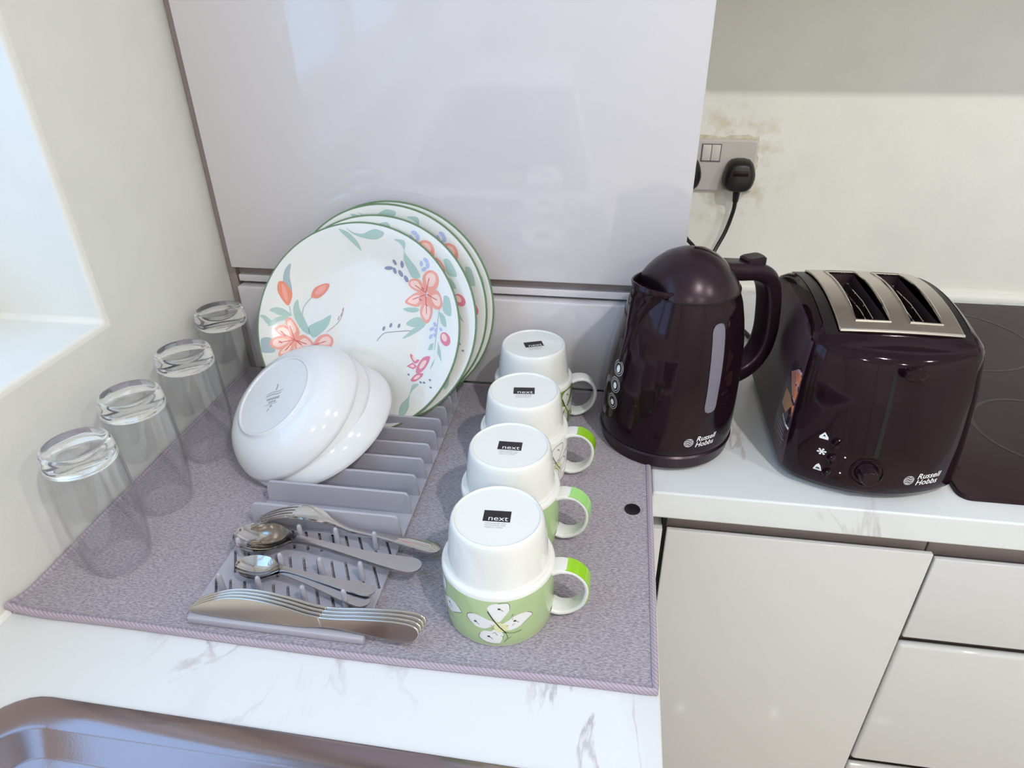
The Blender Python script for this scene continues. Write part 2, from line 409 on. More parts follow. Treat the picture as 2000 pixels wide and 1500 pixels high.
V, F = perm_slab([-1.36, -1.30, -0.82, -0.77, -0.292, JY], [SZ, SZ + 0.06, 1.32, 1.38], -0.21, -0.15, {(1, 1), (3, 1)}, 'yzx')
bevel_mod(mesh_obj('window_frame', V, F, M['white'], wn), 0.004)
box('pane', -0.182, -0.178, -1.30, -0.82, SZ + 0.06, 1.32, M['pane'], wn, 0); box('pane', -0.182, -0.178, -0.77, -0.292, SZ + 0.06, 1.32, M['pane'], wn, 0)
V, F = sweep([Vector((0.001, y, 0.001)) for y in (-1.5, -1.0, -0.46)], circ2(0.004, 8), Vector((0, 0, 1)))
struct(mesh_obj('trim_1', V, F, M['bead']))
V, F = sweep([Vector((x, YB - 0.001, 0.006)) for x in (0.63, 1.2, X1)], circ2(0.011, 10), Vector((0, 0, 1)))
struct(mesh_obj('trim_2', V, F, M['bead']))

def downlight(x, y, label, power):
    t = thing('ceiling_spotlight', label, 'light', (x, y, ZC), group='ceiling spotlights')
    V, F = lathe([(0.033, -0.001), (0.034, -0.004), (0.045, -0.004), (0.048, 0.0), (0.033, 0.0)], 32); mesh_obj('trim_ring', V, F, M['white'], t)
    V, F = lathe([(0, -0.001), (0.033, -0.001), (0.033, 0.0), (0, 0.0)], 32); mesh_obj('lens', V, F, M['lamp'], t)
    l = bpy.data.lights.new('spot_lamp', 'AREA'); l.shape = 'DISK'; l.size = 0.06; l.energy = power; l.color = (1.0, 0.985, 0.96)
    lo = bpy.data.objects.new('spot_lamp', l); COL.objects.link(lo); lo.parent = t; lo.location = (0, 0, -0.008)
    return t
downlight(1.15, -1.05, 'round ceiling spotlight nearest the toaster', SPOT_W * 1.45)
downlight(1.81, -2.29, 'round ceiling spotlight far back at the right', SPOT_W * 1.40)
downlight(0.75, -2.29, 'round ceiling spotlight far back at the left', SPOT_W * 1.0)
downlight(1.95, -1.05, 'round ceiling spotlight nearest the right wall', SPOT_W * 1.15)

# ------------------------------------------------------------------ worktops, cupboards
V, F = slab([0.0, 0.090, 0.550, 0.6], [-1.7, -1.270, -0.567, YB], -0.038, 0.0, {(1, 1)})
tag(bevel_mod(mesh_obj('worktop', V, F, M['marble']), 0.0025, 3), 'white marble effect worktop under the grey drying mat and sink', 'worktop')
V, F = slab([0.6004, 2.2], [-0.203, YB], -0.038, 0.0)
tag(bevel_mod(mesh_obj('worktop', V, F, M['marble']), 0.0025, 3), 'white marble effect worktop under the toaster and black hob', 'worktop')

cb = thing('dresser_cabinet', 'tall glossy pale grey cabinet standing on the worktop behind the plates', 'cabinet', (0.3, 0.2, 0.0))
def rel(o, p): o.location = -p.location; return o
rel(box('body', 0.013, 0.624, 0.024, YB - 0.001, 0.001, 1.40, M['edge'], cb), cb)
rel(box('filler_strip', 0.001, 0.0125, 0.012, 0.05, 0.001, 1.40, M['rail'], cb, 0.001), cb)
rel(box('door', 0.0145, 0.625, 0.0, 0.021, 0.1655, 1.40, M['gloss'], cb, 0.0016, 3), cb)
rel(box('drawer_front', 0.0165, 0.625, 0.0, 0.021, 0.007, 0.1375, M['gloss'], cb, 0.0022, 3), cb)
rel(box('handle_rail', 0.0165, 0.625, 0.010, 0.024, 0.1415, 0.1515, M['gloss'], cb, 0.0012), cb)
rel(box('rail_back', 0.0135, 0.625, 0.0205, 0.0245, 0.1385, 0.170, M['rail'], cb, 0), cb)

bc = thing('base_cabinet', 'narrow glossy pale grey base cupboard below the kettle', 'cabinet', (0.77, 0.1, -0.9))
def relb(o): o.location = -bc.location; return o
relb(box('body', 0.6015, 0.9195, -0.172, YB - 0.001, -0.899, -0.039, M['edge'], bc, 0))
relb(box('corner_post', 0.6005, 0.6175, -0.196, -0.172, -0.89, -0.0615, M['gloss2'], bc, 0.001))
relb(box('gap_shade_strip', 0.6175, 0.6225, -0.188, -0.172, -0.89, -0.039, M['dark'], bc, 0))  # near-black strip paints the shade of the open gap between post and door
relb(box('door', 0.6225, 0.9195, -0.196, -0.1895, -0.75, -0.0615, M['gloss2'], bc, 0.0014, 3))
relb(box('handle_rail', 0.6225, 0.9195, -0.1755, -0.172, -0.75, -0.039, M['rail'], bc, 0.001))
relb(box('plinth', 0.6015, 0.9195, -0.14, -0.12, -0.899, -0.76, M['gloss2'], bc, 0))
du = thing('drawer_cabinet', 'glossy pale grey drawer cupboard below the hob', 'cabinet', (1.2, 0.1, -0.9))
def reld(o): o.location = -du.location; return o
reld(box('body', 0.9205, 1.52, -0.170, YB - 0.001, -0.899, -0.039, M['edge'], du, 0))
for z0, z1 in ((-0.200, -0.0675), (-0.4615, -0.2140), (-0.75, -0.4765)):
    reld(box('drawer_front', 0.9225, 1.52, -0.196, -0.1895 if z1 > -0.1 else -0.1845, z0, z1, M['gloss2'], du, 0.0016 if z1 > -0.1 else 0.0052, 4))
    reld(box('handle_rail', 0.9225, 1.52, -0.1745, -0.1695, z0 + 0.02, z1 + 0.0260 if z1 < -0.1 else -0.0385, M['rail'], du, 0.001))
sc_ = thing('sink_cabinet', 'pale base cupboard under the sink worktop', 'cabinet', (0.3, -0.9, -0.9))
def rels(o): o.location = -sc_.location; return o
rels(box('body', 0.002, 0.555, -1.69, -0.55, -0.899, -0.2, M['edge'], sc_, 0))
rels(box('side_rail', 0.545, 0.555, -1.69, -0.21, -0.2, -0.039, M['edge'], sc_, 0))
rels(box('back_rail', 0.002, 0.012, -1.69, -0.21, -0.2, -0.039, M['edge'], sc_, 0))
for y0, y1 in ((-1.69, -1.21), (-1.205, -0.725), (-0.72, -0.215)):
    rels(box('door', 0.557, 0.577, y0, y1, -0.75, -0.062, M['gloss2'], sc_, 0.0014))
hc = thing('wall_cupboard', 'pale wall cupboard high above the toaster and hob', 'cupboard', (1.1, 0.25, 0.6))
def relh(o): o.location = -hc.location; return o
relh(box('body', 0.64, 1.8, 0.10, YB - 0.001, 0.60, 1.30, M['edge'], hc, 0.001))
relh(box('door', 0.64, 1.218, 0.08, 0.099, 0.60, 1.30, M['gloss'], hc, 0.001)); relh(box('door', 1.222, 1.8, 0.08, 0.099, 0.60, 1.30, M['gloss'], hc, 0.001))

# ------------------------------------------------------------------ sink
sk = thing('sink', 'stainless steel inset sink with stepped rim at the window side', 'sink', (0.32, -0.92, 0.0), (0, 0, math.radians(-0.35)))
rings = []
for ins, z in ((0.001, 0.0003), (0.0, 0.002), (0.002, 0.0035), (0.024, 0.0045), (0.027, 0.0030), (0.040, -0.0085), (0.043, -0.0100), (0.060, -0.0105), (0.064, -0.0125), (0.069, -0.022), (0.074, -0.13), (0.09, -0.155), (0.14, -0.160)):
    r = max(0.016, 0.046 - ins * 0.35)
    rings.append([(x, y, z) for x, y in rrect(0.262 - ins, 0.383 - ins, r, 8)])
V, F = loft(rings, False, True)
mesh_obj('sink_bowl', V, F, M['sink'], sk, angle=60)
V, F = lathe([(0, -0.158), (0.018, -0.1575), (0.03, -0.1585), (0.04, -0.157), (0.043, -0.1598), (0, -0.1599)], 32); mesh_obj('drain', V, F, M['chrome'], sk)

# ------------------------------------------------------------------ hob
hb = thing('hob', 'black ceramic glass hob set in the worktop beside the toaster', 'hob', (1.235, 0.106, 0.0))
V, F = loft([[(x, y, z) for x, y in rrect(0.2985 - i, 0.277 - i, 0.014, 5)] for z, i in ((0.0004, 0.0), (0.0045, 0.0), (0.006, 0.0012))], True, True)
mesh_obj('glass_plate', V, F, M['hob'], hb, angle=35)
for cx, cy, r in ((-0.15, 0.13, 0.105), (0.15, 0.13, 0.075), (-0.15, -0.13, 0.075), (0.15, -0.13, 0.105)):
    V, F = lathe([(r - 0.0025, 0.0061), (r - 0.0025, 0.0063), (r + 0.0025, 0.0063), (r + 0.0025, 0.0061)], 64)
    mesh_obj('cooking_ring', [(x + cx, y + cy, z) for x, y, z in V], F, M['hobline'], hb)

# ------------------------------------------------------------------ socket, plugs, flex
so = thing('wall_socket', 'double wall socket with two rocker switches on the pale wall', 'socket', (0.692, YB, 0.2265))
V, F = loft([[(x, -d, z) for x, z in rrect(0.073 - i, 0.043 - i, 0.004, 3)] for d, i in ((0.0002, 0), (0.006, 0), (0.009, 0.003))], True, True); mesh_obj('face_plate', V, F, M['socket'], so, angle=30)
for k, x in enumerate((-0.0105, 0.0045)):
    o = box('rocker_switch', x - 0.0070, x + 0.0072, -0.0115, -0.009, 0.009, 0.035, M['switch'], so, 0.001); o.rotation_euler = (0, 0, 0)
box('switch_surround', -0.0195, 0.0135, -0.0094, -0.0088, 0.0065, 0.0365, M['print_k2'], so, 0)
V, F = loft([[(x * s, -0.0003, z) for x, z in pts] for s, pts in ((1, [(0.0725 + random.uniform(0, .006), -0.045 + 0.0072 * k) for k in range(14)] + [(0.066 - 0.01 * k, 0.0445 + random.uniform(0, .006)) for k in range(14)] + [(-0.06, 0.042), (0.06, 0.040), (0.07, -0.043)]),)], False, True)
mesh_obj('filler_patch', V, F, M['plaster'], so, smooth=False)
def plug(x, z, label):
    t = thing('mains_plug', label, 'plug', (x, YB - 0.0095, z))
    out = smooth_poly([(-0.015, 0.026), (0.015, 0.026), (0.0255, 0.006), (0.0245, -0.012), (0.019, -0.021), (0.010, -0.025), (-0.010, -0.025), (-0.021, -0.021), (-0.0255, -0.012), (-0.0245, 0.006)], 3)
    rings = [[(px * s, -d, pz * s + o) for px, pz in out] for d, s, o in ((0.0002, 0.97, 0), (0.004, 1.0, 0), (0.018, 0.98, 0), (0.027, 0.86, -0.001), (0.030, 0.74, -0.002))]
    V, F = loft(rings); mesh_obj('body', V, F, M['black3'], t, angle=35)
    box('finger_ridge', -0.012, 0.012, -0.0325, -0.029, 0.004, 0.012, M['black2'], t, 0.001)
    V, F = sweep([Vector((0, -0.013, -0.022)), Vector((0, -0.013, -0.032)), Vector((0, -0.0132, -0.043))], circ2(0.0062, 12), Vector((0, 1, 0)), scale=[1.0, 0.95, 0.75]); mesh_obj('cable_sleeve', V, F, M['black3'], t)
    return t
p1 = plug(0.7385, 0.2135, 'black mains plug in the right-hand half of the wall socket')
V, F = sweep(spline([(0, -0.0132, -0.042), (-0.001, -0.014, -0.060), (-0.010, -0.020, -0.095), (-0.030, -0.040, -0.135), (-0.055, -0.10, -0.185), (-0.07, -0.20, -0.2075), (-0.045, -0.35, -0.2095), (-0.07, -0.40, -0.2095)], 8), circ2(0.0035, 8), Vector((0, 1, 0.3)))
mesh_obj('cable', V, F, M['cable'], p1)
p2 = plug(0.6500, 0.2135, 'black mains plug half hidden behind the tall cabinet edge')
V, F = sweep(spline([(0, -0.0132, -0.042), (-0.002, -0.02, -0.070), (0.012, -0.022, -0.1055), (0.033, -0.024, -0.130), (0.06, -0.07, -0.185), (0.09, -0.12, -0.2085), (0.115, -0.20, -0.2095), (0.14, -0.28, -0.2095)], 8), circ2(0.0035, 8), Vector((0, 1, 0.3)))
mesh_obj('cable', V, F, M['cable'], p2)

# ------------------------------------------------------------------ drying mat
MT = 0.0048
mt = thing('drying_mat', 'grey ribbed microfibre drying mat with stitched hem on the worktop', 'mat', (0.3, -0.233, 0.0))
def mat_z(x, y):
    z = MT + 0.00035 * math.sin(x * 31 + y * 17) + 0.0003 * math.sin(x * 11 - y * 43)
    d = max(0, 1 - math.hypot((x - 0.004) / 0.05, (y + 0.463) / 0.03)); return z + 0.008 * d * d
mx0, mx1, my0, my1 = 0.005, 0.5955, -0.4625, -0.0035
nx, ny = 72, 56; V = []; F = []
for j in range(ny + 1):
    for i in range(nx + 1):
        x = mx0 + (mx1 - mx0) * i / nx; y = my0 + (my1 - my0) * j / ny
        V.append((x - 0.3, y + 0.233 + 0.0012 * math.sin(x * 14) * (1 - j / ny), mat_z(x, y)))
n0 = len(V)
V += [(x, y, 0.0004) for x, y, z in V]
for j in range(ny):
    for i in range(nx):
        a = j * (nx + 1) + i; F.append((a, a + 1, a + nx + 2, a + nx + 1)); F.append((n0 + a + nx + 1, n0 + a + nx + 2, n0 + a + 1, n0 + a))
edge = [i for i in range(nx + 1)] + [j * (nx + 1) + nx for j in range(1, ny + 1)] + [ny * (nx + 1) + i for i in range(nx - 1, -1, -1)] + [j * (nx + 1) for j in range(ny - 1, 0, -1)]
for a, b in zip(edge, edge[1:] + edge[:1]): F.append((a, n0 + a, n0 + b, b))
mesh_obj('pile', V, F, M['towel'], mt, angle=60)
path = [Vector(V[i]) + Vector((0, 0, -0.0016)) for i in edge]
V, F = sweep(path, [(0.0034 * math.cos(a) * 1.25, 0.0034 * math.sin(a)) for a in [2 * math.pi * k / 8 for k in range(8)]], Vector((0, 0, 1)), True)
mesh_obj('hem', [(x, y, max(z, 0.0004)) for x, y, z in V], F, M['hem'], mt)
V, F = lathe([(0, 0.0065), (0.006, 0.0066), (0.0085, 0.0060), (0.0088, 0.0045), (0, 0.0045)], 24)
mesh_obj('press_stud', [(x + 0.2768, y - 0.0093, z) for x, y, z in V], F, M['black3'], mt)['label'] = 'small black round stud'

# ------------------------------------------------------------------ dish rack
rk = thing('dish_rack', 'grey plastic dish and cutlery rack with upright dividers on the mat', 'dish rack', (0.2585, -0.24, 0.0056))
RX, RY = 0.0835, 0.2095
def rk_cut():
    V, F = loft([[(x, y, z) for x, y in rrect(RX - i, RY - i, 0.004, 3)] for z, i in ((0, 0.001), (0.001, 0), (0.0030, 0), (0.0036, 0.0006))], True, True)
    o = mesh_obj('base_plate', V, F, M['rack'], rk, angle=35)
    bm = bmesh.new()
    def slot(x0, y0, x1, y1, wd=0.0026):
        d = Vector((x1 - x0, y1 - y0, 0)); n = Vector((-d.y, d.x, 0)).normalized() * wd / 2
        c = [Vector((x0, y0, 0)) + n, Vector((x0, y0, 0)) - n, Vector((x1, y1, 0)) - n, Vector((x1, y1, 0)) + n]
        a = [bm.verts.new(p + Vector((0, 0, -0.01))) for p in c]; b = [bm.verts.new(p + Vector((0, 0, 0.02))) for p in c]
        bm.faces.new(a[::-1]); bm.faces.new(b)
        for k in range(4): bm.faces.new((a[k], a[(k + 1) % 4], b[(k + 1) % 4], b[k]))
    for r, (ya, yb) in enumerate(((-0.086, -0.114), (-0.125, -0.153), (-0.162, -0.186))):
        for k in range(11):
            xa = -0.080 + 0.0146 * k
            if xa > 0.066: continue
            slot(xa, ya, xa + 0.0150 * (ya - yb) / 0.028, yb)
    for k in range(9):                                    # drainage slots between the dividers
        y = -0.063 + 0.0286 * k
        for x in (-0.05, 0.0, 0.05): slot(x - 0.018, y, x + 0.018, y, 0.004)
    bmesh.ops.recalc_face_normals(bm, faces=bm.faces)
    cm = bpy.data.meshes.new('tmp'); bm.to_mesh(cm); bm.free()
    co = bpy.data.objects.new('tmp', cm); COL.objects.link(co); co.parent = rk
    md = o.modifiers.new('b', 'BOOLEAN'); md.operation = 'DIFFERENCE'; md.object = co; md.solver = 'EXACT'
    bpy.context.view_layer.update()
    me = bpy.data.meshes.new_from_object(o.evaluated_get(bpy.context.evaluated_depsgraph_get()))
    o.modifiers.clear(); o.data = me; bpy.data.objects.remove(co)
    me.set_sharp_from_angle(angle=math.radians(35))
rk_cut()
DIV = [(-0.0830, -0.0033), (0.0825, -0.0033)]
prof = [(-0.0815, 0.0032), (0.0830, 0.0032), (0.0812, 0.0265)] + [(0.0765 + 0.0043 * math.cos(a), 0.0272 + 0.0043 * math.sin(a)) for a in [math.radians(d) for d in (15, 40, 65, 90)]] + [(-0.0735 + 0.0043 * math.cos(a), 0.0272 + 0.0043 * math.sin(a)) for a in [math.radians(d) for d in (90, 115, 140, 165)]] + [(-0.0792, 0.0265)]
div0 = None
for y in (-0.3225, -0.2860, -0.2552, -0.2250, -0.1970, -0.1695, -0.1430, -0.1155, -0.0880, -0.0605, -0.0340):
    if div0 is None:
        V, F = prism(prof, -0.0016, 0.0016)
        div0 = mesh_obj('divider', [(x, -z, y_) for x, y_, z in V], F, M['rack'], rk, angle=35); bevel_mod(div0, 0.0007, 2); d = div0
    else:
        d = div0.copy(); COL.objects.link(d)
    d.location = (0, y + 0.24, 0)
peg0 = None
for x, y in [(0.2410, -0.3435), (0.2795, -0.343), (0.320, -0.343), (0.1885, -0.3700), (0.2392, -0.3840), (0.2795, -0.384), (0.320, -0.384), (0.1935, -0.4160), (0.2317, -0.4150), (0.2774, -0.4195), (0.3165, -0.4185)]:
    if peg0 is None:
        V, F = lathe([(0.0030, 0.003), (0.0029, 0.010), (0.0025, 0.0235), (0.0021, 0.0255), (0.0012, 0.0268), (0, 0.0272)], 12)
        peg0 = mesh_obj('peg', V, F, M['rack'], rk); d = peg0
    else:
        d = peg0.copy(); COL.objects.link(d)
    d.location = (x - 0.2585, y + 0.24, 0)
box('front_lip', -0.0795, 0.0865, -0.2135, -0.2065, -0.0002, 0.0075, M['rack'], rk, 0.001)
box('ledge', -0.0815, 0.0825, -0.0895, -0.0835, 0.003, 0.0050, M['rack'], rk, 0.0006)

# ------------------------------------------------------------------ dinner plates
PLR = 0.1334
def plate_h(r):           # height of the eating surface above the well
    t = min(max((r - 0.078) / (PLR - 0.078), 0), 1); return 0.0165 * (t * t * (3 - 2 * t) * 0.65 + t * 0.35)
PRINT = [(0,0,[(-30.4,123.2),(-20.9,121.4),(-11.8,114.9),(-5.7,107.6),(-2.6,98.7),(-9.9,104.6),(-19.0,112.6)]),
(0,0,[(-20.3,125.2),(-10.6,119.8),(1.0,118.8),(9.4,122.5),(17.9,124.9),(28.9,121.2),(25.6,115.6),(15.7,112.5),(1.2,114.0),(-12.0,118.3)]),
(0,0,[(-118.8,17.2),(-112.2,21.1),(-103.1,20.2),(-95.4,14.9),(-93.0,11.5),(-104.2,10.9),(-113.4,14.0)]),
(0,0,[(-85.8,33.0),(-90.7,25.8),(-90.9,14.5),(-85.8,2.0),(-77.9,-7.4),(-68.8,-11.1),(-72.3,-0.0),(-78.8,12.3),(-83.8,21.9)]),
(0,0,[(-41.2,15.7),(-52.0,9.5),(-67.9,1.6),(-71.4,-4.2),(-64.1,-15.1),(-52.6,-7.4),(-44.3,2.9)]),
(0,0,[(-131.3,9.5),(-123.8,9.9),(-115.9,3.2),(-120.2,-1.3),(-125.0,4.2)]),
(0,0,[(-120.2,-2.7),(-111.6,7.7),(-98.2,11.3),(-96.5,7.1),(-106.9,3.7),(-114.2,-2.3)]),
(0,0,[(42.1,113.5),(54.3,112.6),(57.4,107.3),(55.7,99.0),(62.6,89.8),(71.7,79.2),(76.5,68.5),(65.2,68.0),(59.0,78.7),(54.1,89.4),(55.0,100.4),(50.3,108.4)]),
(0,0,[(110.1,47.0),(117.3,43.2),(120.6,23.0),(112.9,23.9),(108.3,30.5),(109.1,40.1)]),
(0,0,[(104.3,26.2),(111.6,21.1),(114.4,8.3),(108.0,11.3),(104.7,19.4)]),
(0,0,[(53.9,28.3),(63.0,30.9),(74.4,30.1),(73.2,25.9),(63.3,24.7)]),
(0,0,[(59.1,10.0),(68.0,17.4),(77.9,18.6),(85.4,10.1),(75.7,6.8),(67.2,6.3)]),
(0,0,[(55.2,-9.5),(63.3,-0.8),(71.5,5.9),(84.0,10.0),(81.4,5.8),(69.1,-3.2)]),
(1,0,[(-92.3,77.6),(-99.5,70.3),(-102.5,56.1),(-98.4,47.9),(-93.5,38.3),(-92.5,48.2),(-94.6,62.1)]),
(1,0,[(-131.1,-30.3),(-127.0,-20.1),(-116.5,-18.1),(-111.6,-26.3),(-109.6,-36.2),(-127.7,-38.7)]),
(0,0,[(97.7,-12.3),(93.0,-14.1),(90.0,-22.0),(96.6,-20.8)]),
(0,0,[(103.9,-10.3),(103.9,-24.3),(110.9,-35.4),(108.6,-22.4)]),
(0,0,[(101.9,-30.6),(97.6,-38.6),(95.6,-46.5),(99.3,-40.0)]),
(0,0,[(82.3,-65.3),(73.5,-66.6),(71.6,-74.6),(69.6,-82.6),(62.0,-91.0),(59.6,-100.6),(62.9,-108.2),(69.1,-103.0),(72.6,-93.3),(71.3,-84.0),(74.0,-74.4)]),
(2,1,[(-107.7,53.8),(-101.0,54.1),(-96.2,48.0),(-92.1,40.5),(-94.5,28.4),(-98.1,24.7),(-104.4,32.1),(-109.4,43.1)]),
(2,1,[(-46.1,55.7),(-54.2,54.9),(-64.3,49.5),(-68.4,42.3),(-68.8,36.7),(-59.2,36.5),(-50.7,43.2),(-45.9,50.4)]),
(3,2,[(-104.5,50.4),(-100.7,49.2),(-98.1,40.9),(-97.6,29.6),(-102.3,35.0)]),
(3,2,[(-49.7,53.7),(-59.8,49.7),(-64.7,42.5),(-59.4,40.7),(-52.3,45.9)]),
(3,1,[(-87.8,-19.3),(-98.6,-14.2),(-111.9,-17.8),(-116.8,-26.6),(-106.7,-33.1),(-94.9,-28.2)]),
(4,2,[(-95.2,-21.2),(-101.8,-18.0),(-110.1,-20.3),(-113.2,-25.7),(-106.9,-29.8),(-99.6,-26.7)]),
(5,3,[(-88.0,-18.8),(-96.6,-21.0),(-105.9,-23.4),(-105.7,-24.3),(-96.4,-21.9),(-87.7,-19.7)]),
(3,1,[(-87.8,-19.3),(-91.3,-8.1),(-102.2,-0.3),(-112.5,-6.5),(-106.1,-13.2),(-96.9,-17.0)]),
(4,2,[(-93.8,-15.5),(-96.0,-8.6),(-102.7,-3.7),(-109.1,-7.6),(-105.2,-11.8),(-99.5,-14.1)]),
(5,3,[(-87.6,-18.8),(-94.9,-15.0),(-102.8,-10.9),(-103.3,-11.8),(-95.5,-15.9),(-88.1,-19.7)]),
(3,1,[(-87.8,-19.3),(-82.3,-9.0),(-92.1,7.4),(-98.1,8.4),(-100.0,1.3),(-94.3,-9.7)]),
(4,2,[(-90.3,-11.8),(-86.8,-5.5),(-92.9,4.7),(-96.6,5.3),(-97.8,0.9),(-94.2,-5.9)]),
(5,3,[(-87.3,-19.1),(-90.4,-10.8),(-93.7,-1.9),(-94.7,-2.3),(-91.4,-11.1),(-88.3,-19.4)]),
(3,1,[(-87.8,-19.3),(-77.7,-11.6),(-65.4,-19.4),(-63.6,-26.3),(-75.4,-29.8),(-84.5,-26.1)]),
(4,2,[(-81.8,-20.8),(-75.5,-16.1),(-67.9,-20.9),(-66.8,-25.2),(-74.0,-27.4),(-79.7,-25.1)]),
(5,3,[(-88.0,-19.7),(-80.7,-21.9),(-73.0,-24.1),(-72.6,-23.2),(-80.4,-20.9),(-87.7,-18.8)]),
(3,1,[(-87.8,-19.3),(-90.1,-35.0),(-103.3,-41.5),(-105.1,-35.9),(-98.0,-26.9)]),
(4,2,[(-92.0,-25.2),(-93.4,-34.9),(-101.6,-38.9),(-102.7,-35.5),(-98.3,-29.9)]),
(5,3,[(-88.3,-19.0),(-92.9,-25.6),(-97.9,-32.7),(-97.0,-33.3),(-92.0,-26.2),(-87.4,-19.5)]),
(3,1,[(-63.7,-24.9),(-56.8,-13.2),(-45.2,-9.0),(-36.8,-14.9),(-38.5,-24.8),(-50.2,-26.9)]),
(4,2,[(-56.5,-22.1),(-52.2,-14.9),(-45.0,-12.3),(-39.8,-15.9),(-40.9,-22.1),(-48.2,-23.4)]),
(5,3,[(-63.5,-25.4),(-55.4,-22.3),(-46.8,-19.1),(-47.1,-18.2),(-55.8,-21.4),(-63.9,-24.4)]),
(3,1,[(-87.8,-19.3),(-73.9,-28.3),(-87.0,-36.2)]),
(4,2,[(-84.9,-22.6),(-76.3,-28.2),(-84.4,-33.1)]),
(5,3,[(-88.1,-19.7),(-84.0,-22.4),(-79.5,-25.3),(-78.9,-24.5),(-83.4,-21.6),(-87.5,-18.9)]),
(3,1,[(84.6,51.2),(79.5,65.9),(83.3,74.3),(91.6,77.4),(100.3,72.3),(102.3,61.5),(95.8,51.7)]),
(4,2,[(87.1,57.9),(84.0,67.0),(86.3,72.2),(91.4,74.1),(96.8,71.0),(98.1,64.3),(94.1,58.2)]),
(5,3,[(85.1,51.0),(87.2,58.9),(89.4,67.3),(88.4,67.6),(86.2,59.2),(84.1,51.3)]),
(3,1,[(84.7,49.8),(73.3,50.6),(61.6,56.9),(60.5,63.7),(66.7,66.7),(76.8,64.4)]),
(4,2,[(78.1,53.8),(71.1,54.3),(63.8,58.2),(63.1,62.4),(67.0,64.3),(73.2,62.9)]),
(5,3,[(84.9,50.2),(77.7,54.4),(70.0,58.8),(69.4,58.0),(77.2,53.5),(84.4,49.4)]),
(3,1,[(84.1,47.7),(73.3,50.6),(62.3,44.6),(56.2,37.4),(62.9,33.6),(75.7,32.9)]),
(4,2,[(76.8,44.8),(70.2,46.6),(63.3,42.8),(59.6,38.4),(63.7,36.0),(71.6,35.6)]),
(5,3,[(83.9,48.2),(75.6,45.1),(66.7,41.8),(67.0,40.9),(75.9,44.2),(84.2,47.3)]),
(3,1,[(84.2,45.7),(77.2,31.6),(77.8,20.7),(86.8,11.5),(93.3,21.5),(93.2,35.2)]),
(4,2,[(84.8,36.9),(80.5,28.2),(80.8,21.4),(86.4,15.8),(90.5,21.9),(90.4,30.4)]),
(5,3,[(83.7,45.6),(84.5,35.4),(85.3,24.5),(86.3,24.6),(85.5,35.5),(84.7,45.7)]),
(3,1,[(86.2,47.8),(94.1,32.5),(104.1,29.6),(107.9,37.3),(102.9,50.7),(95.7,53.1)]),
(4,2,[(92.0,45.0),(96.9,35.5),(103.1,33.7),(105.4,38.5),(102.4,46.8),(97.9,48.2)]),
(5,3,[(86.0,47.4),(92.5,44.2),(99.4,40.9),(99.9,41.7),(92.9,45.1),(86.4,48.2)]),
(5,3,[(-96.2,-5.1),(-96.9,-5.2),(-98.2,-4.7),(-99.5,-3.8),(-100.4,-2.8),(-100.4,-2.1),(-99.7,-2.0),(-98.4,-2.5),(-97.1,-3.4),(-96.2,-4.4)]),
(5,3,[(-101.1,-11.8),(-101.8,-11.9),(-103.1,-11.4),(-104.4,-10.4),(-105.3,-9.4),(-105.4,-8.7),(-104.7,-8.6),(-103.4,-9.1),(-102.1,-10.1),(-101.2,-11.1)]),
(5,3,[(-102.0,-24.6),(-102.8,-24.7),(-104.0,-24.2),(-105.4,-23.2),(-106.2,-22.2),(-106.3,-21.5),(-105.6,-21.4),(-104.3,-21.9),(-103.0,-22.9),(-102.1,-23.9)]),
(5,3,[(-97.9,-15.8),(-98.6,-15.9),(-99.9,-15.4),(-101.2,-14.5),(-102.1,-13.5),(-102.2,-12.8),(-101.5,-12.7),(-100.2,-13.2),(-98.9,-14.1),(-98.0,-15.1)]),
(5,3,[(82.2,53.6),(81.5,53.5),(80.3,54.0),(79.0,54.9),(78.2,55.9),(78.1,56.5),(78.8,56.6),(80.0,56.1),(81.2,55.2),(82.1,54.2)]),
(5,3,[(78.7,39.7),(78.0,39.6),(76.8,40.1),(75.5,41.0),(74.7,42.0),(74.6,42.7),(75.3,42.8),(76.5,42.3),(77.8,41.3),(78.6,40.4)]),
(5,3,[(87.5,33.3),(86.8,33.2),(85.6,33.7),(84.4,34.6),(83.5,35.6),(83.5,36.3),(84.1,36.4),(85.3,35.9),(86.6,35.0),(87.4,34.0)]),
(6,1,[(68.2,-28.0),(66.8,-31.2),(73.7,-40.1),(79.8,-35.1),(73.3,-33.9)]),
(4,2,[(70.3,-30.8),(69.6,-32.4),(73.0,-36.9),(76.1,-34.4),(72.9,-33.8)]),
(6,1,[(62.6,-43.9),(70.4,-38.8),(77.1,-43.0),(72.5,-47.2)]),
(4,2,[(66.6,-43.6),(70.5,-41.0),(73.8,-43.1),(71.6,-45.2)]),
(6,1,[(93.9,-29.5),(84.4,-31.7),(77.1,-43.0),(76.7,-51.6),(85.4,-48.7),(92.7,-37.4)]),
(4,2,[(89.5,-34.9),(84.7,-36.0),(81.0,-41.7),(80.9,-45.9),(85.2,-44.5),(88.9,-38.8)]),
(6,1,[(70.0,-60.6),(77.6,-52.3),(87.1,-51.7),(82.7,-58.2),(74.9,-62.7)]),
(4,2,[(74.2,-58.9),(78.0,-54.7),(82.8,-54.4),(80.6,-57.7),(76.7,-59.9)]),
(7,1,[(39.3,79.2),(38.2,77.8),(35.3,76.8),(31.5,76.6),(28.5,77.3),(27.3,78.7),(28.3,80.1),(31.3,81.1),(35.0,81.2),(38.1,80.5)]),
(7,1,[(43.2,87.2),(44.1,85.1),(44.1,83.4),(43.0,82.7),(41.4,83.4),(39.8,85.1),(38.8,87.2),(38.9,88.9),(39.9,89.5),(41.6,88.9)]),
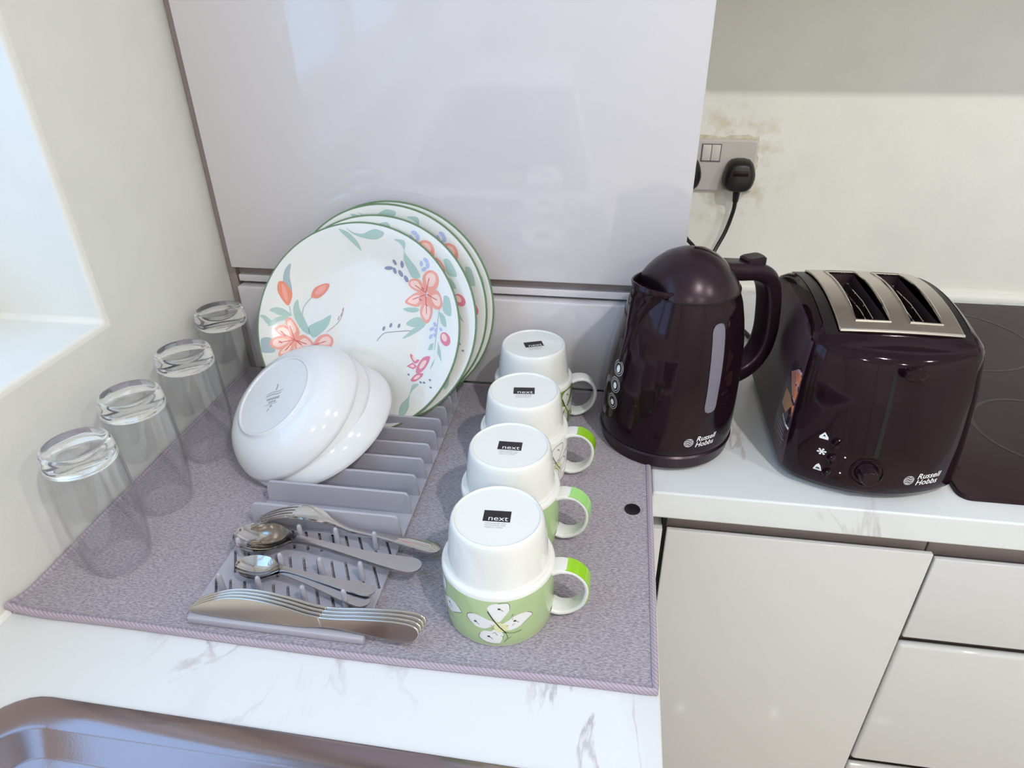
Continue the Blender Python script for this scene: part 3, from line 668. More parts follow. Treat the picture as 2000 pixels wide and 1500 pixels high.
(7,1,[(43.0,72.1),(41.4,72.3),(39.8,73.9),(38.8,76.2),(38.7,78.4),(39.6,79.6),(41.2,79.4),(42.8,77.8),(43.8,75.5),(43.9,73.3)]),
(7,1,[(52.0,68.7),(50.3,68.7),(48.1,70.3),(46.4,72.8),(45.9,75.3),(46.6,76.8),(48.4,76.8),(50.5,75.3),(52.2,72.8),(52.8,70.3)]),
(7,1,[(59.1,62.1),(57.3,62.3),(55.4,63.9),(54.0,66.4),(53.6,68.9),(54.5,70.4),(56.3,70.3),(58.3,68.6),(59.7,66.1),(60.0,63.6)]),
(7,1,[(53.9,83.9),(53.6,81.3),(52.5,79.7),(51.1,79.6),(49.9,81.2),(49.3,83.7),(49.6,86.3),(50.7,87.9),(52.1,88.0),(53.3,86.5)]),
(8,1,[(87.7,86.3),(86.1,85.8),(83.9,86.5),(82.0,88.2),(81.0,90.2),(81.4,91.8),(83.0,92.3),(85.2,91.6),(87.2,89.9),(88.1,87.9)]),
(8,1,[(78.3,88.5),(79.6,87.9),(80.5,86.2),(80.6,84.0),(79.9,82.2),(78.7,81.4),(77.3,82.1),(76.4,83.8),(76.3,86.0),(77.0,87.8)]),
(8,1,[(87.2,79.2),(85.7,80.0),(84.7,81.9),(84.5,84.5),(85.3,86.5),(86.8,87.4),(88.3,86.7),(89.3,84.7),(89.5,82.2),(88.7,80.1)]),
(8,1,[(85.0,80.4),(85.1,78.8),(83.9,77.1),(81.9,75.8),(79.7,75.5),(78.3,76.3),(78.2,77.8),(79.4,79.5),(81.4,80.8),(83.6,81.1)]),
(8,1,[(96.3,13.5),(97.6,13.7),(99.2,12.7),(100.3,11.0),(100.6,9.2),(100.0,8.1),(98.6,7.9),(97.1,8.9),(95.9,10.6),(95.6,12.4)]),
(8,1,[(91.1,3.1),(91.0,4.6),(92.1,6.2),(94.0,7.4),(96.0,7.7),(97.3,7.1),(97.4,5.6),(96.3,4.0),(94.4,2.8),(92.4,2.5)]),
(8,1,[(99.8,6.6),(101.0,6.1),(101.8,4.5),(101.9,2.5),(101.3,0.8),(100.1,0.1),(98.9,0.6),(98.1,2.2),(98.0,4.3),(98.6,6.0)]),
(8,1,[(91.7,-7.8),(90.8,-6.6),(91.0,-4.6),(92.0,-2.7),(93.5,-1.4),(95.0,-1.4),(95.8,-2.5),(95.7,-4.5),(94.7,-6.5),(93.2,-7.7)]),
(8,1,[(97.2,-0.4),(98.4,-0.2),(99.9,-1.1),(100.9,-2.7),(101.2,-4.3),(100.6,-5.4),(99.4,-5.5),(97.9,-4.6),(96.9,-3.0),(96.6,-1.4)]),
(8,1,[(108.4,2.8),(107.3,2.7),(106.0,3.6),(105.1,5.0),(104.8,6.4),(105.4,7.4),(106.5,7.5),(107.8,6.7),(108.7,5.3),(109.0,3.8)]),
(6,1,[(119.6,-3.8),(120.9,-7.5),(120.9,-11.1),(119.4,-13.9),(116.9,-15.2),(113.8,-14.9),(110.7,-12.9),(108.2,-9.8),(106.9,-6.1),(106.9,-2.5),(108.4,0.3),(110.9,1.6),(114.0,1.3),(117.1,-0.7)]),
(4,2,[(115.4,-3.3),(116.3,-6.3),(115.7,-8.7),(113.9,-9.7),(111.5,-8.8),(109.4,-6.4),(108.5,-3.4),(109.1,-1.0),(110.9,-0.0),(113.3,-0.9)]),
(7,1,[(68.1,-55.1),(67.2,-55.7),(65.8,-55.4),(64.8,-54.5),(64.7,-53.5),(65.6,-52.9),(67.0,-53.2),(68.0,-54.1)]),
(7,1,[(86.3,-63.6),(85.4,-64.2),(84.0,-63.9),(82.9,-63.0),(82.8,-62.0),(83.8,-61.4),(85.1,-61.7),(86.2,-62.6)]),
(7,1,[(91.1,-63.6),(90.2,-64.1),(88.8,-63.9),(87.7,-63.0),(87.6,-62.0),(88.6,-61.4),(89.9,-61.7),(91.0,-62.6)]),
(7,1,[(98.8,-59.6),(97.9,-60.2),(96.5,-59.9),(95.5,-59.0),(95.4,-58.0),(96.3,-57.5),(97.7,-57.7),(98.7,-58.6)]),
(7,1,[(100.9,-68.8),(100.0,-69.4),(98.7,-69.1),(97.6,-68.2),(97.5,-67.2),(98.4,-66.7),(99.8,-66.9),(100.8,-67.8)]),
(0,1,[(-70.0,36.3),(-78.5,25.2),(-80.7,15.1),(-79.6,14.9),(-77.4,24.8),(-69.1,35.6)]),
(9,1,[(-45.1,-6.5),(-33.7,3.3),(-28.1,10.6),(-24.3,22.1),(-25.0,22.3),(-28.8,10.9),(-34.3,3.7),(-45.6,-6.0)]),
(9,1,[(-30.0,11.9),(-30.9,9.8),(-31.7,9.1),(-31.9,10.1),(-31.4,12.3),(-30.6,14.3),(-29.8,15.0),(-29.6,14.0)]),
(9,1,[(-26.6,16.9),(-27.5,14.9),(-28.3,14.2),(-28.5,15.2),(-28.0,17.3),(-27.1,19.4),(-26.4,20.1),(-26.2,19.1)]),
(9,1,[(-24.7,23.3),(-25.6,21.3),(-26.4,20.6),(-26.6,21.6),(-26.1,23.7),(-25.3,25.7),(-24.5,26.5),(-24.3,25.5)]),
(7,1,[(64.6,1.8),(43.2,-0.8),(30.3,-3.7),(22.0,-13.3),(22.6,-13.8),(30.7,-4.4),(43.4,-1.6),(64.7,1.0)]),
(7,1,[(31.8,1.7),(30.7,-0.2),(29.2,-0.7),(28.3,0.5),(28.5,2.7),(29.6,4.6),(31.1,5.1),(32.0,3.9)]),
(7,1,[(40.9,6.4),(39.8,4.5),(38.3,3.9),(37.4,5.1),(37.6,7.3),(38.8,9.3),(40.2,9.8),(41.1,8.6)]),
(7,1,[(51.7,6.3),(50.5,4.4),(49.1,3.9),(48.2,5.0),(48.4,7.2),(49.5,9.2),(50.9,9.7),(51.8,8.5)]),
(0,0,[(102.9,28.9),(101.6,15.2),(99.2,-17.9),(100.3,-18.0),(102.7,15.1),(104.0,28.8)]),
(0,0,[(-96.4,24.0),(-94.3,11.4),(-93.2,11.6),(-95.2,24.2)])]
pl_m = M['china']
def make_plate(name, label, rot, print_it=True):
    t = thing(name, label, 'plate', group='plates standing in the rack')
    rs = [0, 0.03, 0.06, 0.075] + [0.078 + (PLR - 0.0015 - 0.078) * k / 14 for k in range(15)]
    prof = [(r, plate_h(r)) for r in rs] + [(PLR - 0.0003, plate_h(PLR) - 0.0002), (PLR, plate_h(PLR) - 0.0012), (PLR - 0.0010, plate_h(PLR) - 0.0027)]
    prof += [(r, plate_h(r) - 0.0042) for r in rs[::-1][1:]]
    prof = [(r, z) for r, z in prof]
    V, F = lathe(prof, 120); mesh_obj('dish', V, F, pl_m, t, angle=50)
    V, F = lathe([(0.072, -0.004), (0.073, -0.0066), (0.0755, -0.0066), (0.077, -0.0038)], 96); mesh_obj('foot_ring', V, F, pl_m, t)
    V, F = lathe([(PLR - 0.0022, plate_h(PLR - 0.0022) + 0.00015), (PLR - 0.0004, plate_h(PLR) + 0.0001), (PLR + 0.0001, plate_h(PLR) - 0.0011), (PLR - 0.0006, plate_h(PLR) - 0.0024)], 120)
    mesh_obj('green_edge', V, F, M['green_rim'], t)['label'] = 'thin green painted rim line'
    c, s = math.cos(rot), math.sin(rot)
    P = Print(lambda x, y, h: (x * c - y * s, x * s + y * c, plate_h(min(math.hypot(x, y), PLR - 0.001)) + h), 0.006)
    for col, lay, pts in PRINT:
        q = [(a / 1000, b / 1000) for a, b in pts]; q = [(a, b) if math.hypot(a, b) < PLR - 0.003 else tuple(v * (PLR - 0.003) / math.hypot(a, b) for v in (a, b)) for a, b in q]
        P.poly(smooth_poly(q, 3) if len(q) > 4 else q, col, 0.00022 + 0.00012 * lay)
    P.build('floral_print', PRM, t, 'painted coral lilies with green leaves and blue florets')
    return t
def stand(o, cx, cy, cz, elev):
    """stand a plate in the rack: its face turned to the room, leaning back by elev from upright"""
    n = Vector((0, -math.cos(elev), math.sin(elev))); u = Vector((1, 0, 0)); v = n.cross(u)
    m = Matrix((u, v, n)).transposed().to_4x4(); m.translation = Vector((cx, cy, cz)) - n * (plate_h(PLR))
    o.matrix_world = m
PX = [(0.224, -0.0907, 0.1288, 0.491, 0.0, 'front plate of the four, whole face of coral lilies showing'),
      (0.2428, -0.0788, 0.1336, 0.425, 0.35, 'floral dinner plate second from the front, just behind the front one'),
      (0.2521, -0.0559, 0.1397, 0.2934, 0.12, 'floral dinner plate third from the front of the rack'),
      (0.2594, -0.0470, 0.1408, 0.2450, 0.0, 'floral dinner plate at the very back, nearest the cabinet')]
for cx, cy, cz, el, rot, lab in PX:
    stand(make_plate('dinner_plate', lab, rot), cx, cy, cz, el)

# ------------------------------------------------------------------ bowls
BR, BF, BD = 0.0909, 0.0528, 0.0371
def make_bowl(label, mark):
    t = thing('bowl', label, 'bowl', group='upturned white bowls in the rack')
    out = []          # local: base at z = 0, rim at z = -BD (bowl upside down)
    prof = [(0, -0.0008), (BF - 0.0035, -0.0008), (BF - 0.0028, 0.0006), (BF - 0.0010, 0.0010), (BF, 0.0), (BF + 0.0012, -0.0022)]
    for k in range(1, 17):
        q = k / 16; bz = lambda p0, p1, p2: (1 - q) ** 2 * p0 + 2 * q * (1 - q) * p1 + q * q * p2
        prof.append((bz(BF + 0.0012, 0.0800, BR), bz(-0.0022, -0.0050, -BD)))
    inner = [(r - 0.0030 if r > BF else r, z - 0.0022) for r, z in prof[::-1] if r > BF * 0.9 and z < -0.002]
    prof += [(BR - 0.0008, -BD - 0.0012), (BR - 0.0020, -BD - 0.0008)] + [(r, max(z, -BD)) for r, z in inner] + [(BF - 0.006, -0.0040), (0, -0.0040)]
    V, F = lathe(prof, 96); mesh_obj('shell', V, F, M['chinab'], t, angle=60)
    if mark:
        P = Print(lambda x, y, h: (x, y, -0.0008 + h), 0.01)
        for pts, wd in (([(-0.012, 0.004), (-0.004, 0.0055), (0.006, 0.0045), (0.013, 0.006)], 0.0009), ([(-0.013, 0.001), (-0.003, 0.0022), (0.006, 0.001), (0.011, 0.002)], 0.0012), ([(0.001, 0.007), (0.0018, 0.012), (0.0010, 0.016)], 0.0018)):
            P.line(pts, wd)
        for k in range(5): P.ell(-0.008 + 0.004 * k, -0.004, 0.0021, 0.0018)
        for k in range(3): P.ell(-0.004 + 0.004 * k, -0.0085, 0.0018, 0.0016)
        P.line([(-0.011, -0.0118), (0.009, -0.0112)], 0.0008); P.ell(0.0, -0.0145, 0.002, 0.0015); P.line([(-0.002, -0.017), (-0.004, -0.021)], 0.0014)
        P.build('maker_mark', [M['print_g']], t, 'small grey printed mark on the base')
    return t
def pose_bowl(o, c, az, el):
    n = Vector((math.sin(az) * math.cos(el), -math.cos(az) * math.cos(el), math.sin(el)))
    y = Vector((-0.18, 0.75, 0.6)); y = (y - n * y.dot(n)).normalized(); x = y.cross(n)
    m = Matrix((x, y, n)).transposed().to_4x4(); m.translation = Vector(c) + n * BD; o.matrix_world = m
n1 = Vector((math.sin(-0.7817) * math.cos(0.9506), -math.cos(-0.7817) * math.cos(0.9506), math.sin(0.9506)))
c1 = Vector((0.1625, -0.2080, 0.0970)) - n1 * BD
def upslope(az, el): return Vector((-math.sin(az) * math.sin(el), math.cos(az) * math.sin(el), math.cos(el)))
low = c1 - upslope(-0.7817, 0.9506) * BR              # where the stack touches down on its left
for d, dx, el, sc, mk, lab in ((0.0, 0.0, 0.9506, 1.0, True, 'upturned white bowl on top of its stack, printed mark on the base'),
                               (0.0034, 0.0030, 1.040, 1.0, False, 'white bowl second from the top of the tilted stack'),
                               (0.0058, 0.0055, 1.078, 1.0, False, 'white bowl third from the top of the tilted stack'),
                               (0.0062, 0.0120, 1.170, 1.055, False, 'slightly wider white bowl at the bottom of the tilted stack')):
    o = make_bowl(lab, mk)
    c = low - n1 * d + Vector((dx, 0.0, 0.0)) + upslope(-0.7817, el) * BR
    pose_bowl(o, c, -0.7817, el)
    if sc != 1.0: o.scale = (sc, sc, 1.0)

# ------------------------------------------------------------------ cutlery
def interp(x, xs, ys):
    if x <= xs[0]: return ys[0]
    for i in range(len(xs) - 1):
        if x <= xs[i + 1]:
            t = (x - xs[i]) / (xs[i + 1] - xs[i]); return ys[i] + (ys[i + 1] - ys[i]) * t
    return ys[-1]
def cr(x, xs, ys):        # smooth interpolation
    for i in range(len(xs) - 1):
        if x <= xs[i + 1] or i == len(xs) - 2:
            t = min(max((x - xs[i]) / (xs[i + 1] - xs[i]), 0), 1)
            p0, p1, p2, p3 = ys[max(i - 1, 0)], ys[i], ys[i + 1], ys[min(i + 2, len(ys) - 1)]
            return 0.5 * ((2 * p1) + (p2 - p0) * t + (2 * p0 - 5 * p1 + 4 * p2 - p3) * t * t + (3 * p1 - p0 - 3 * p2 + p3) * t ** 3)
def strip(S, hw, zc, lift, thick, n=10, off=lambda s: 0.0):
    """plate-like form along x: half width, centre height, edge lift; closed with thickness"""
    rings = []
    for s in S:
        a = [(s, off(s) + hw(s) * (2 * k / n - 1), zc(s) + lift(s) * (2 * k / n - 1) ** 2) for k in range(n + 1)]
        rings.append(a + [(x, y, z - thick) for x, y, z in a[::-1]])
    return loft(rings)
SP_S = [0, .003, .010, .022, .036, .048, .057, .064, .074, .100, .140, .170, .190, .1965, .1995]
SP_W = [.0015, .0085, .0150, .0198, .0202, .0155, .0090, .0048, .0036, .0040, .0064, .0092, .0104, .0085, .0015]
SP_Z = [.000, -.003, -.0068, -.0098, -.0094, -.0062, -.0005, .0040, .0060, .0050, .0022, .0012, .0016, .0020, .0022]
SP_L = [.000, .0025, .0062, .0095, .0092, .0064, .0022, .0006, .0004, .0003, .0003, .0004, .0004, .0003, 0]
def spoon(name, label, k, tip, end, roll=0.0, group=None):
    t = thing(name, label, 'spoon', tip, group=group)
    S = [0.1995 * 0.5 * (1 - math.cos(math.pi * q / 90)) for q in range(91)]
    def f(arr):
        if arr is SP_W:
            return lambda s: 0.0200 * math.sqrt(max(0.0004, 1 - ((0.025 - s) / 0.025) ** 2)) if s < 0.025 else (0.0104 * math.sqrt(max(0.0004, 1 - ((s - 0.188) / 0.0116) ** 2)) if s > 0.188 else cr(s, SP_S, arr))
        return lambda s: cr(s, SP_S, arr)
    Sb = [s for s in S if s <= 0.0665]; Sh = [0.0662] + [s for s in S if s > 0.0665]
    V, F = strip(Sb, lambda s: max(f(SP_W)(s), .0006), f(SP_Z), f(SP_L), 0.0012); mesh_obj('spoon_bowl', [(x * k, y * k, z * k) for x, y, z in V], F, M['steel'], t, angle=45)
    V, F = strip(Sh, lambda s: max(f(SP_W)(s), .0006), f(SP_Z), f(SP_L), 0.0020); mesh_obj('handle', [(x * k, y * k, z * k) for x, y, z in V], F, M['brushed'], t, angle=45)
    d = Vector(end) - Vector(tip); t.rotation_mode = 'XYZ'
    t.rotation_euler = (roll, -math.atan2(d.z, math.hypot(d.x, d.y)), math.atan2(d.y, d.x)); return t
spoon('tablespoon', 'large spoon lying on top in the cutlery rack, bowl up', 1.0, (0.1790, -0.3540, 0.0275), (0.3775, -0.3770, 0.0245), -0.10, 'tablespoons in the rack')
spoon('tablespoon', 'large spoon tucked under the upper large spoon', 1.0, (0.1765, -0.3545, 0.0240), (0.3740, -0.3740, 0.0205), -0.10, 'tablespoons in the rack')
spoon('teaspoon', 'small spoon with its handle nearer the big spoons', 0.72, (0.1985, -0.3925, 0.0245), (0.3370, -0.4065, 0.0200), -0.08, 'teaspoons in the rack')
spoon('teaspoon', 'small spoon with its handle nearer the knives', 0.72, (0.1988, -0.3909, 0.0230), (0.3400, -0.4195, 0.0178), -0.08, 'teaspoons in the rack')
FK_S = [0, .014, .036, .056, .072, .086, .104, .135, .165, .190, .1965, .1990]
FK_Z = [.0045, .0130, .0215, .0240, .0215, .0165, .0100, .0070, .0040, .0015, .0008, .0004]
FK_W = [.0115, .0118, .0122, .0122, .0095, .0042, .0034, .0042, .0074, .0096, .0080, .0015]
def fork(label, tip, end, roll):
    t = thing('fork', label, 'fork', tip, group='forks in the rack')
    zc = lambda s: cr(s, FK_S, FK_Z); w = lambda s: 0.0096 * math.sqrt(max(0.0004, 1 - ((s - 0.188) / 0.0112) ** 2)) if s > 0.188 else max(cr(s, FK_S, FK_W), .0008)
    V, F = strip([0.046 + 0.153 * math.sin(math.pi / 2 * k / 48) for k in range(49)], w, zc, lambda s: -0.0006, 0.0019); mesh_obj('handle', V, F, M['steel'], t, angle=45)
    for j in range(4):
        o = (j - 1.5) * 0.0064
        V, F = strip([0.001 + 0.048 * k / 14 for k in range(15)], lambda s: 0.0021 * min(1, 0.45 + s * 40), zc, lambda s: -0.0002, 0.0018, 4, lambda s: o); mesh_obj('tine', V, F, M['steel'], t, angle=45)
    d = Vector(end) - Vector(tip); t.rotation_euler = (roll, -math.atan2(d.z, math.hypot(d.x, d.y)), math.atan2(d.y, d.x)); return t
fork('fork lying on top, tines down, behind the big spoons', (0.1885, -0.3370, 0.0200), (0.3865, -0.3420, 0.0175), -0.22)
fork('fork tucked directly beneath the upper fork', (0.1868, -0.3350, 0.0172), (0.3840, -0.3395, 0.0148), -0.22)
KO = [(0, .0030), (.016, .0008), (.05, 0), (.105, .0012), (.135, .0040), (.170, .0018), (.198, -.0006), (.211, .0010), (.2165, .0080), (.2125, .0155), (.195, .0178), (.165, .0160), (.135, .0132), (.115, .0138), (.092, .0178), (.066, .0208), (.040, .0198), (.016, .0125)]
def knife(k, label):
    t = thing('table_knife', label, 'knife', (0.1785 + 0.0014 * k, -0.4490 + 0.0024 * k, 0.0140 + 0.0012 * k), group='table knives along the rack front')
    o = smooth_poly(KO, 4)
    split = lambda lo: [(x, y) for x, y in o if (x <= 0.128 if lo else x >= 0.122)]
    for nm, pts, th in (('blade', split(True), 0.0008), ('handle', split(False), 0.0012)):
        V, F = prism(pts, -th, th); ob = mesh_obj(nm, V, F, M['steel'], t, angle=35); bevel_mod(ob, th * 0.85, 3, 30)
    t.rotation_euler = (math.radians(66), 0.0, math.radians(-0.8 + 0.25 * k)); return t
for k, lab in enumerate(('table knife at the front of the row, whole blade showing', 'table knife second from the front of the row', 'table knife third from the front of the row', 'table knife at the back of the row, nearest the teaspoons')): knife(k, lab)

# ------------------------------------------------------------------ mugs
MUGP = [(0.0488, 0.0010), (0.0493, 0.0), (0.0497, 0.0010), (0.0500, 0.012), (0.0505, 0.040), (0.0506, 0.0560), (0.0503, 0.0592), (0.0494, 0.0612), (0.0478, 0.0620), (0.0462, 0.0618), (0.0455, 0.0628), (0.0450, 0.0660), (0.0440, 0.0760), (0.0427, 0.0880), (0.0413, 0.0990), (0.0402, 0.1040), (0.0390, 0.1062), (0.0378, 0.1068), (0.0368, 0.1062), (0.0362, 0.1052), (0, 0.1050),
        (0, 0.1010), (0.034, 0.1010), (0.0385, 0.097), (0.0415, 0.0740), (0.0430, 0.0600), (0.0470, 0.0560), (0.0472, 0.020), (0.0478, 0.0020)]
def band_mat(name, rgb):
    m = pmat(name, (231, 231, 227), 0.10, coat=0.3); nt = m.node_tree; b = nt.nodes['Principled BSDF']; L = nt.links.new
    tc = nt.nodes.new('ShaderNodeTexCoord'); sx = nt.nodes.new('ShaderNodeSeparateXYZ'); L(tc.outputs['Object'], sx.inputs[0])
    r = nt.nodes.new('ShaderNodeValToRGB'); r.color_ramp.interpolation = 'CONSTANT'
    mr = nt.nodes.new('ShaderNodeMapRange'); mr.inputs[2].default_value = 0.1; L(sx.outputs['Z'], mr.inputs[0]); L(mr.outputs[0], r.inputs['Fac'])
    e = r.color_ramp.elements; e[0].position = 0; e[0].color = lin((206, 206, 190)); e[1].position = 0.012; e[1].color = lin(rgb)
    k = e.new(0.566); k.color = lin((231, 231, 227))
    L(r.outputs['Color'], b.inputs['Base Color']); return m
WING = {'top': [(-90, .0493), (-91, .0545), (-86, .059), (-77, .0600), (-71, .0590), (-70, .052), (-74, .045), (-82, .0365)],
        'left': [(-84, .036), (-92, .040), (-102, .0435), (-110, .0420), (-113, .037), (-106, .029), (-97, .0275), (-90, .030)],
        'right': [(-80, .033), (-73, .037), (-63, .043), (-52, .0425), (-46, .037), (-52, .033), (-60, .028), (-70, .0255), (-76, .0275)],
        'bottom': [(-84, .030), (-88, .0255), (-96, .0245), (-101, .0165), (-95, .011), (-82, .0095), (-78, .014), (-77, .0225)]}
def butterfly(P, d, fill, yel, ink, outline=False, k=0.000876):
    tr = lambda pts: [((a + d) * k, z - 0.005) for a, z in pts]
    for nm, pts in WING.items():
        q = smooth_poly(tr(pts), 4); P.poly(q, fill, 0.00015)
        if outline: P.line(q + q[:1], 0.0006, ink, 0.0003)
        else: P.line(q[len(q) // 3: 2 * len(q) // 3], 0.00035, ink, 0.0003)
    for a, z in ((-80, .0535), (-104, .0345), (-65, .0365), (-91, .0185)):
        P.ell((a + d) * k, z - 0.005, 0.0013, 0.0010, ink, 0.0004, 8); P.line([((a + d + 1) * k, z - 0.0055), ((a + d + 4) * k, z - 0.008)], 0.0004, ink, 0.0004)
    P.poly(smooth_poly(tr([(-84, .038), (-79, .036), (-72, .032), (-73, .026), (-79, .024), (-85, .028)]), 3), yel, 0.00025)
    P.line(tr([(-91, .0500), (-86, .0405), (-80, .0310), (-74, .0235)]), 0.0010, ink, 0.0005)
    P.line(tr([(-74, .0235), (-66, .0215), (-58, .0225)]), 0.0004, ink, 0.0005); P.line(tr([(-74, .0235), (-72, .016), (-76, .011)]), 0.0004, ink, 0.0005)
    for j in range(14):
        a, z = random.uniform(-88, -66), random.uniform(.014, .044); P.line(tr([(a, z), (a + random.uniform(-4, 4), z + random.uniform(-.003, .003))]), 0.00035, ink, 0.00035)
MG = {'white': pmat('print_white', (234, 234, 232), 0.12), 'yel': pmat('print_pale_yellow', (226, 228, 176), 0.15)}
def mug(label, loc, body, handle, fly, rot, outline, haz):
    t = thing('mug', label, 'mug', (*loc, 0.0052), group='upturned mugs in a row on the mat')
    V, F = lathe(MUGP + MUGP[:1], 96); mesh_obj('cup', V, F, band_mat('mug_glaze', body), t, angle=50)
    pth = spline([(0.0495, 0, 0.0545), (0.0570, 0, 0.0570), (0.0680, 0, 0.0560), (0.0775, 0, 0.0475), (0.0805, 0, 0.0350), (0.0770, 0, 0.0200), (0.0680, 0, 0.0095), (0.0570, 0, 0.0055), (0.0490, 0, 0.0075)], 6)
    c, s = math.cos(math.radians(haz)), math.sin(math.radians(haz)); rz = lambda p: (p[0] * c - p[1] * s, p[0] * s + p[1] * c, p[2])
    sect = rrect(0.0082, 0.0021, 0.0019, 3)
    V, F = sweep(pth, sect, Vector((0, 1, 0)), scale=[1.25 - 0.25 * min(1, 4 * i / (len(pth) - 1), 4 * (1 - i / (len(pth) - 1))) for i in range(len(pth))])
    ho = mesh_obj('handle', [rz(p) for p in V], F, M['china'], t, angle=50)
    if handle:      # painted stripe on the outer face of the handle
        sub = pth[8:30]; V, F = sweep([p + Vector((0, 0, 0)) for p in sub], [(-0.0079, -0.00175), (0.0079, -0.00175), (0.0079, -0.00225), (-0.0079, -0.00225)], Vector((0, 1, 0)))
        V2, F2 = sweep(sub, [(-0.0079, 0.00175), (0.0079, 0.00175), (0.0079, 0.00225), (-0.0079, 0.00225)], Vector((0, 1, 0)))
        ext = lambda VV: max(math.hypot(v[0], v[2] - 0.03) for v in VV)
        if ext(V2) > ext(V): V, F = V2, F2
        mesh_obj('handle_stripe', [rz(p) for p in V], F, pmat('handle_glaze', handle, 0.12, coat=0.3), ho)['label'] = 'coloured glaze stripe'
    if fly is not None:
        ra = interp; PRF = [p for p in MUGP[1:8]]
        def wrap(x, z, h):
            r = interp(z, [p[1] for p in PRF], [p[0] for p in PRF]) + h; a = x / 0.0502; return (r * math.cos(a), r * math.sin(a), z)
        P = Print(wrap, 0.004)
        for d in fly: butterfly(P, d, 0, 1, 2, outline)
        P.build('butterfly_print', [MG['white'], MG['yel'], M['print_k2'] if outline else M['print_k']], t)
    c2, s2 = math.cos(rot), math.sin(rot)
    P = Print(lambda x, y, h: (x * c2 - y * s2, x * s2 + y * c2, 0.1050 + h), 0.02)
    P.poly([(-0.0118, -0.0069), (0.0118, -0.0069), (0.0118, 0.0069), (-0.0118, 0.0069)], 0, 0.0001)
    P.text('next', -0.0076, -0.0056, 0.0086, 1, 0.0002, sx=1.12)
    for j, tx in enumerate(('DISHWASHER AND', 'MICROWAVE SAFE', 'MADE IN CHINA')): P.text(tx, -0.0092, -0.0098 - 0.0024 * j, 0.0021, 2, 0.0001)
    P.build('base_stamp', [M['print_k'], M['print_w'], M['print_k2']], t, 'black box stamp with white lettering')
    return t
mug('sage green mug with white butterfly, nearest in the row of upturned mugs', (0.4547, -0.3888), (176, 198, 146), (150, 204, 44), (0, -74), 0.045, False, -2)
mug('pale green mug, second in the row, light green handle', (0.4500, -0.2868), (172, 200, 142), (160, 214, 128), (-20,), 0.02, False, -6)
mug('white mug with outlined butterfly, third in the row of mugs', (0.4496, -0.1820), (243, 242, 235), (144, 196, 40), (46,), 0.10, True, -3)
mug('olive green mug, farthest in the row, close to the cabinet', (0.4462, -0.0693), (122, 150, 66), None, (54,), 0.36, False, 8)

# ------------------------------------------------------------------ drinking glasses
def tumbler(x, y, label):
    t = thing('drinking_glass', label, 'glass', (x, y, 0.0056), group='upturned glasses along the window wall')
    out = [(0.0278, 0.0), (0.0305, 0.012), (0.0325, 0.030), (0.0338, 0.055), (0.0335, 0.080), (0.0326, 0.105), (0.0315, 0.1225)]
    V, F = lathe([(out[0][0] - 0.0012, 0.0002)] + out + [(out[-1][0] - 0.0017, out[-1][1])] + [(r - 0.0016, z) for r, z in out[::-1][1:]], 72)
    mesh_obj('side_wall', V, F, M['glassw'], t, angle=60)
    V, F = lathe([(0, 0.1270), (0.022, 0.1262), (0.0285, 0.1236), (0.0300, 0.1225), (0.0315, 0.1226), (0.0309, 0.132), (0.0302, 0.1375), (0.0285, 0.1408), (0.0255, 0.1418), (0.0225, 0.1405), (0, 0.1392)], 72)
    mesh_obj('thick_base', V, F, M['glassb'], t, angle=60)
    return t
tumbler(0.0660, -0.3870, 'clear glass tumbler, nearest of the four by the window wall')
tumbler(0.0588, -0.2986, 'clear glass tumbler, second nearest of the four by the wall')
tumbler(0.0600, -0.2037, 'clear glass tumbler, third of the four by the wall')
tumbler(0.0440, -0.0950, 'clear glass tumbler in the corner beside the cabinet')

# ------------------------------------------------------------------ kettle
KX, KY = 0.6165, -0.0865
kt = thing('kettle', 'black glossy electric kettle with grey water window beside the toaster', 'kettle', (KX, KY, 0.0052))
KA = math.radians(30); KE = Vector((math.cos(KA), math.sin(KA), 0))      # towards the handle
KZ = [0.0, 0.012, 0.020, 0.034, 0.055, 0.080, 0.110, 0.140, 0.165, 0.185, 0.200]
KR = [0.0775, 0.0795, 0.0795, 0.0798, 0.0795, 0.0785, 0.0765, 0.0728, 0.0680, 0.0628, 0.0575]
KO_ = [-0.001, -0.001, -0.001, -0.001, 0.000, 0.001, 0.003, 0.005, 0.0065, 0.0075, 0.008]
def kring(z, dr=0.0, n=96):
    r = cr(z, KZ, KR) + dr; o = cr(z, KZ, KO_)
    return [(KE.x * o + r * math.cos(2 * math.pi * k / n), KE.y * o + r * math.sin(2 * math.pi * k / n), z) for k in range(n)]
def kpt(az, z, h=0.0):
    r = cr(z, KZ, KR) + h; o = cr(z, KZ, KO_); return (KE.x * o + r * math.cos(az), KE.y * o + r * math.sin(az), z)
V, F = loft([kring(0.0, -0.002), kring(0.001), kring(0.008), kring(0.0165, 0.001), kring(0.0185, -0.001)]); mesh_obj('power_base', V, F, M['black2'], kt, angle=35)
V, F = loft([kring(0.0188, -0.004), kring(0.0195, -0.0005)] + [kring(0.021 + 0.179 * k / 40) for k in range(41)] + [kring(0.2005, -0.002)]); kb = mesh_obj('body', V, F, M['black'], kt, angle=35)
o8 = 0.008
V, F = lathe([(0.0576, 0.2002), (0.0572, 0.2016), (0.0535, 0.2085), (0.0480, 0.2165), (0.0400, 0.2255), (0.0300, 0.2335), (0.0180, 0.2395), (0.0080, 0.2420), (0, 0.2426)], 96)
seam = [Vector((KE.x * o8 + 0.0577 * math.cos(2 * math.pi * k / 64), KE.y * o8 + 0.0577 * math.sin(2 * math.pi * k / 64), 0.2004)) for k in range(64)]
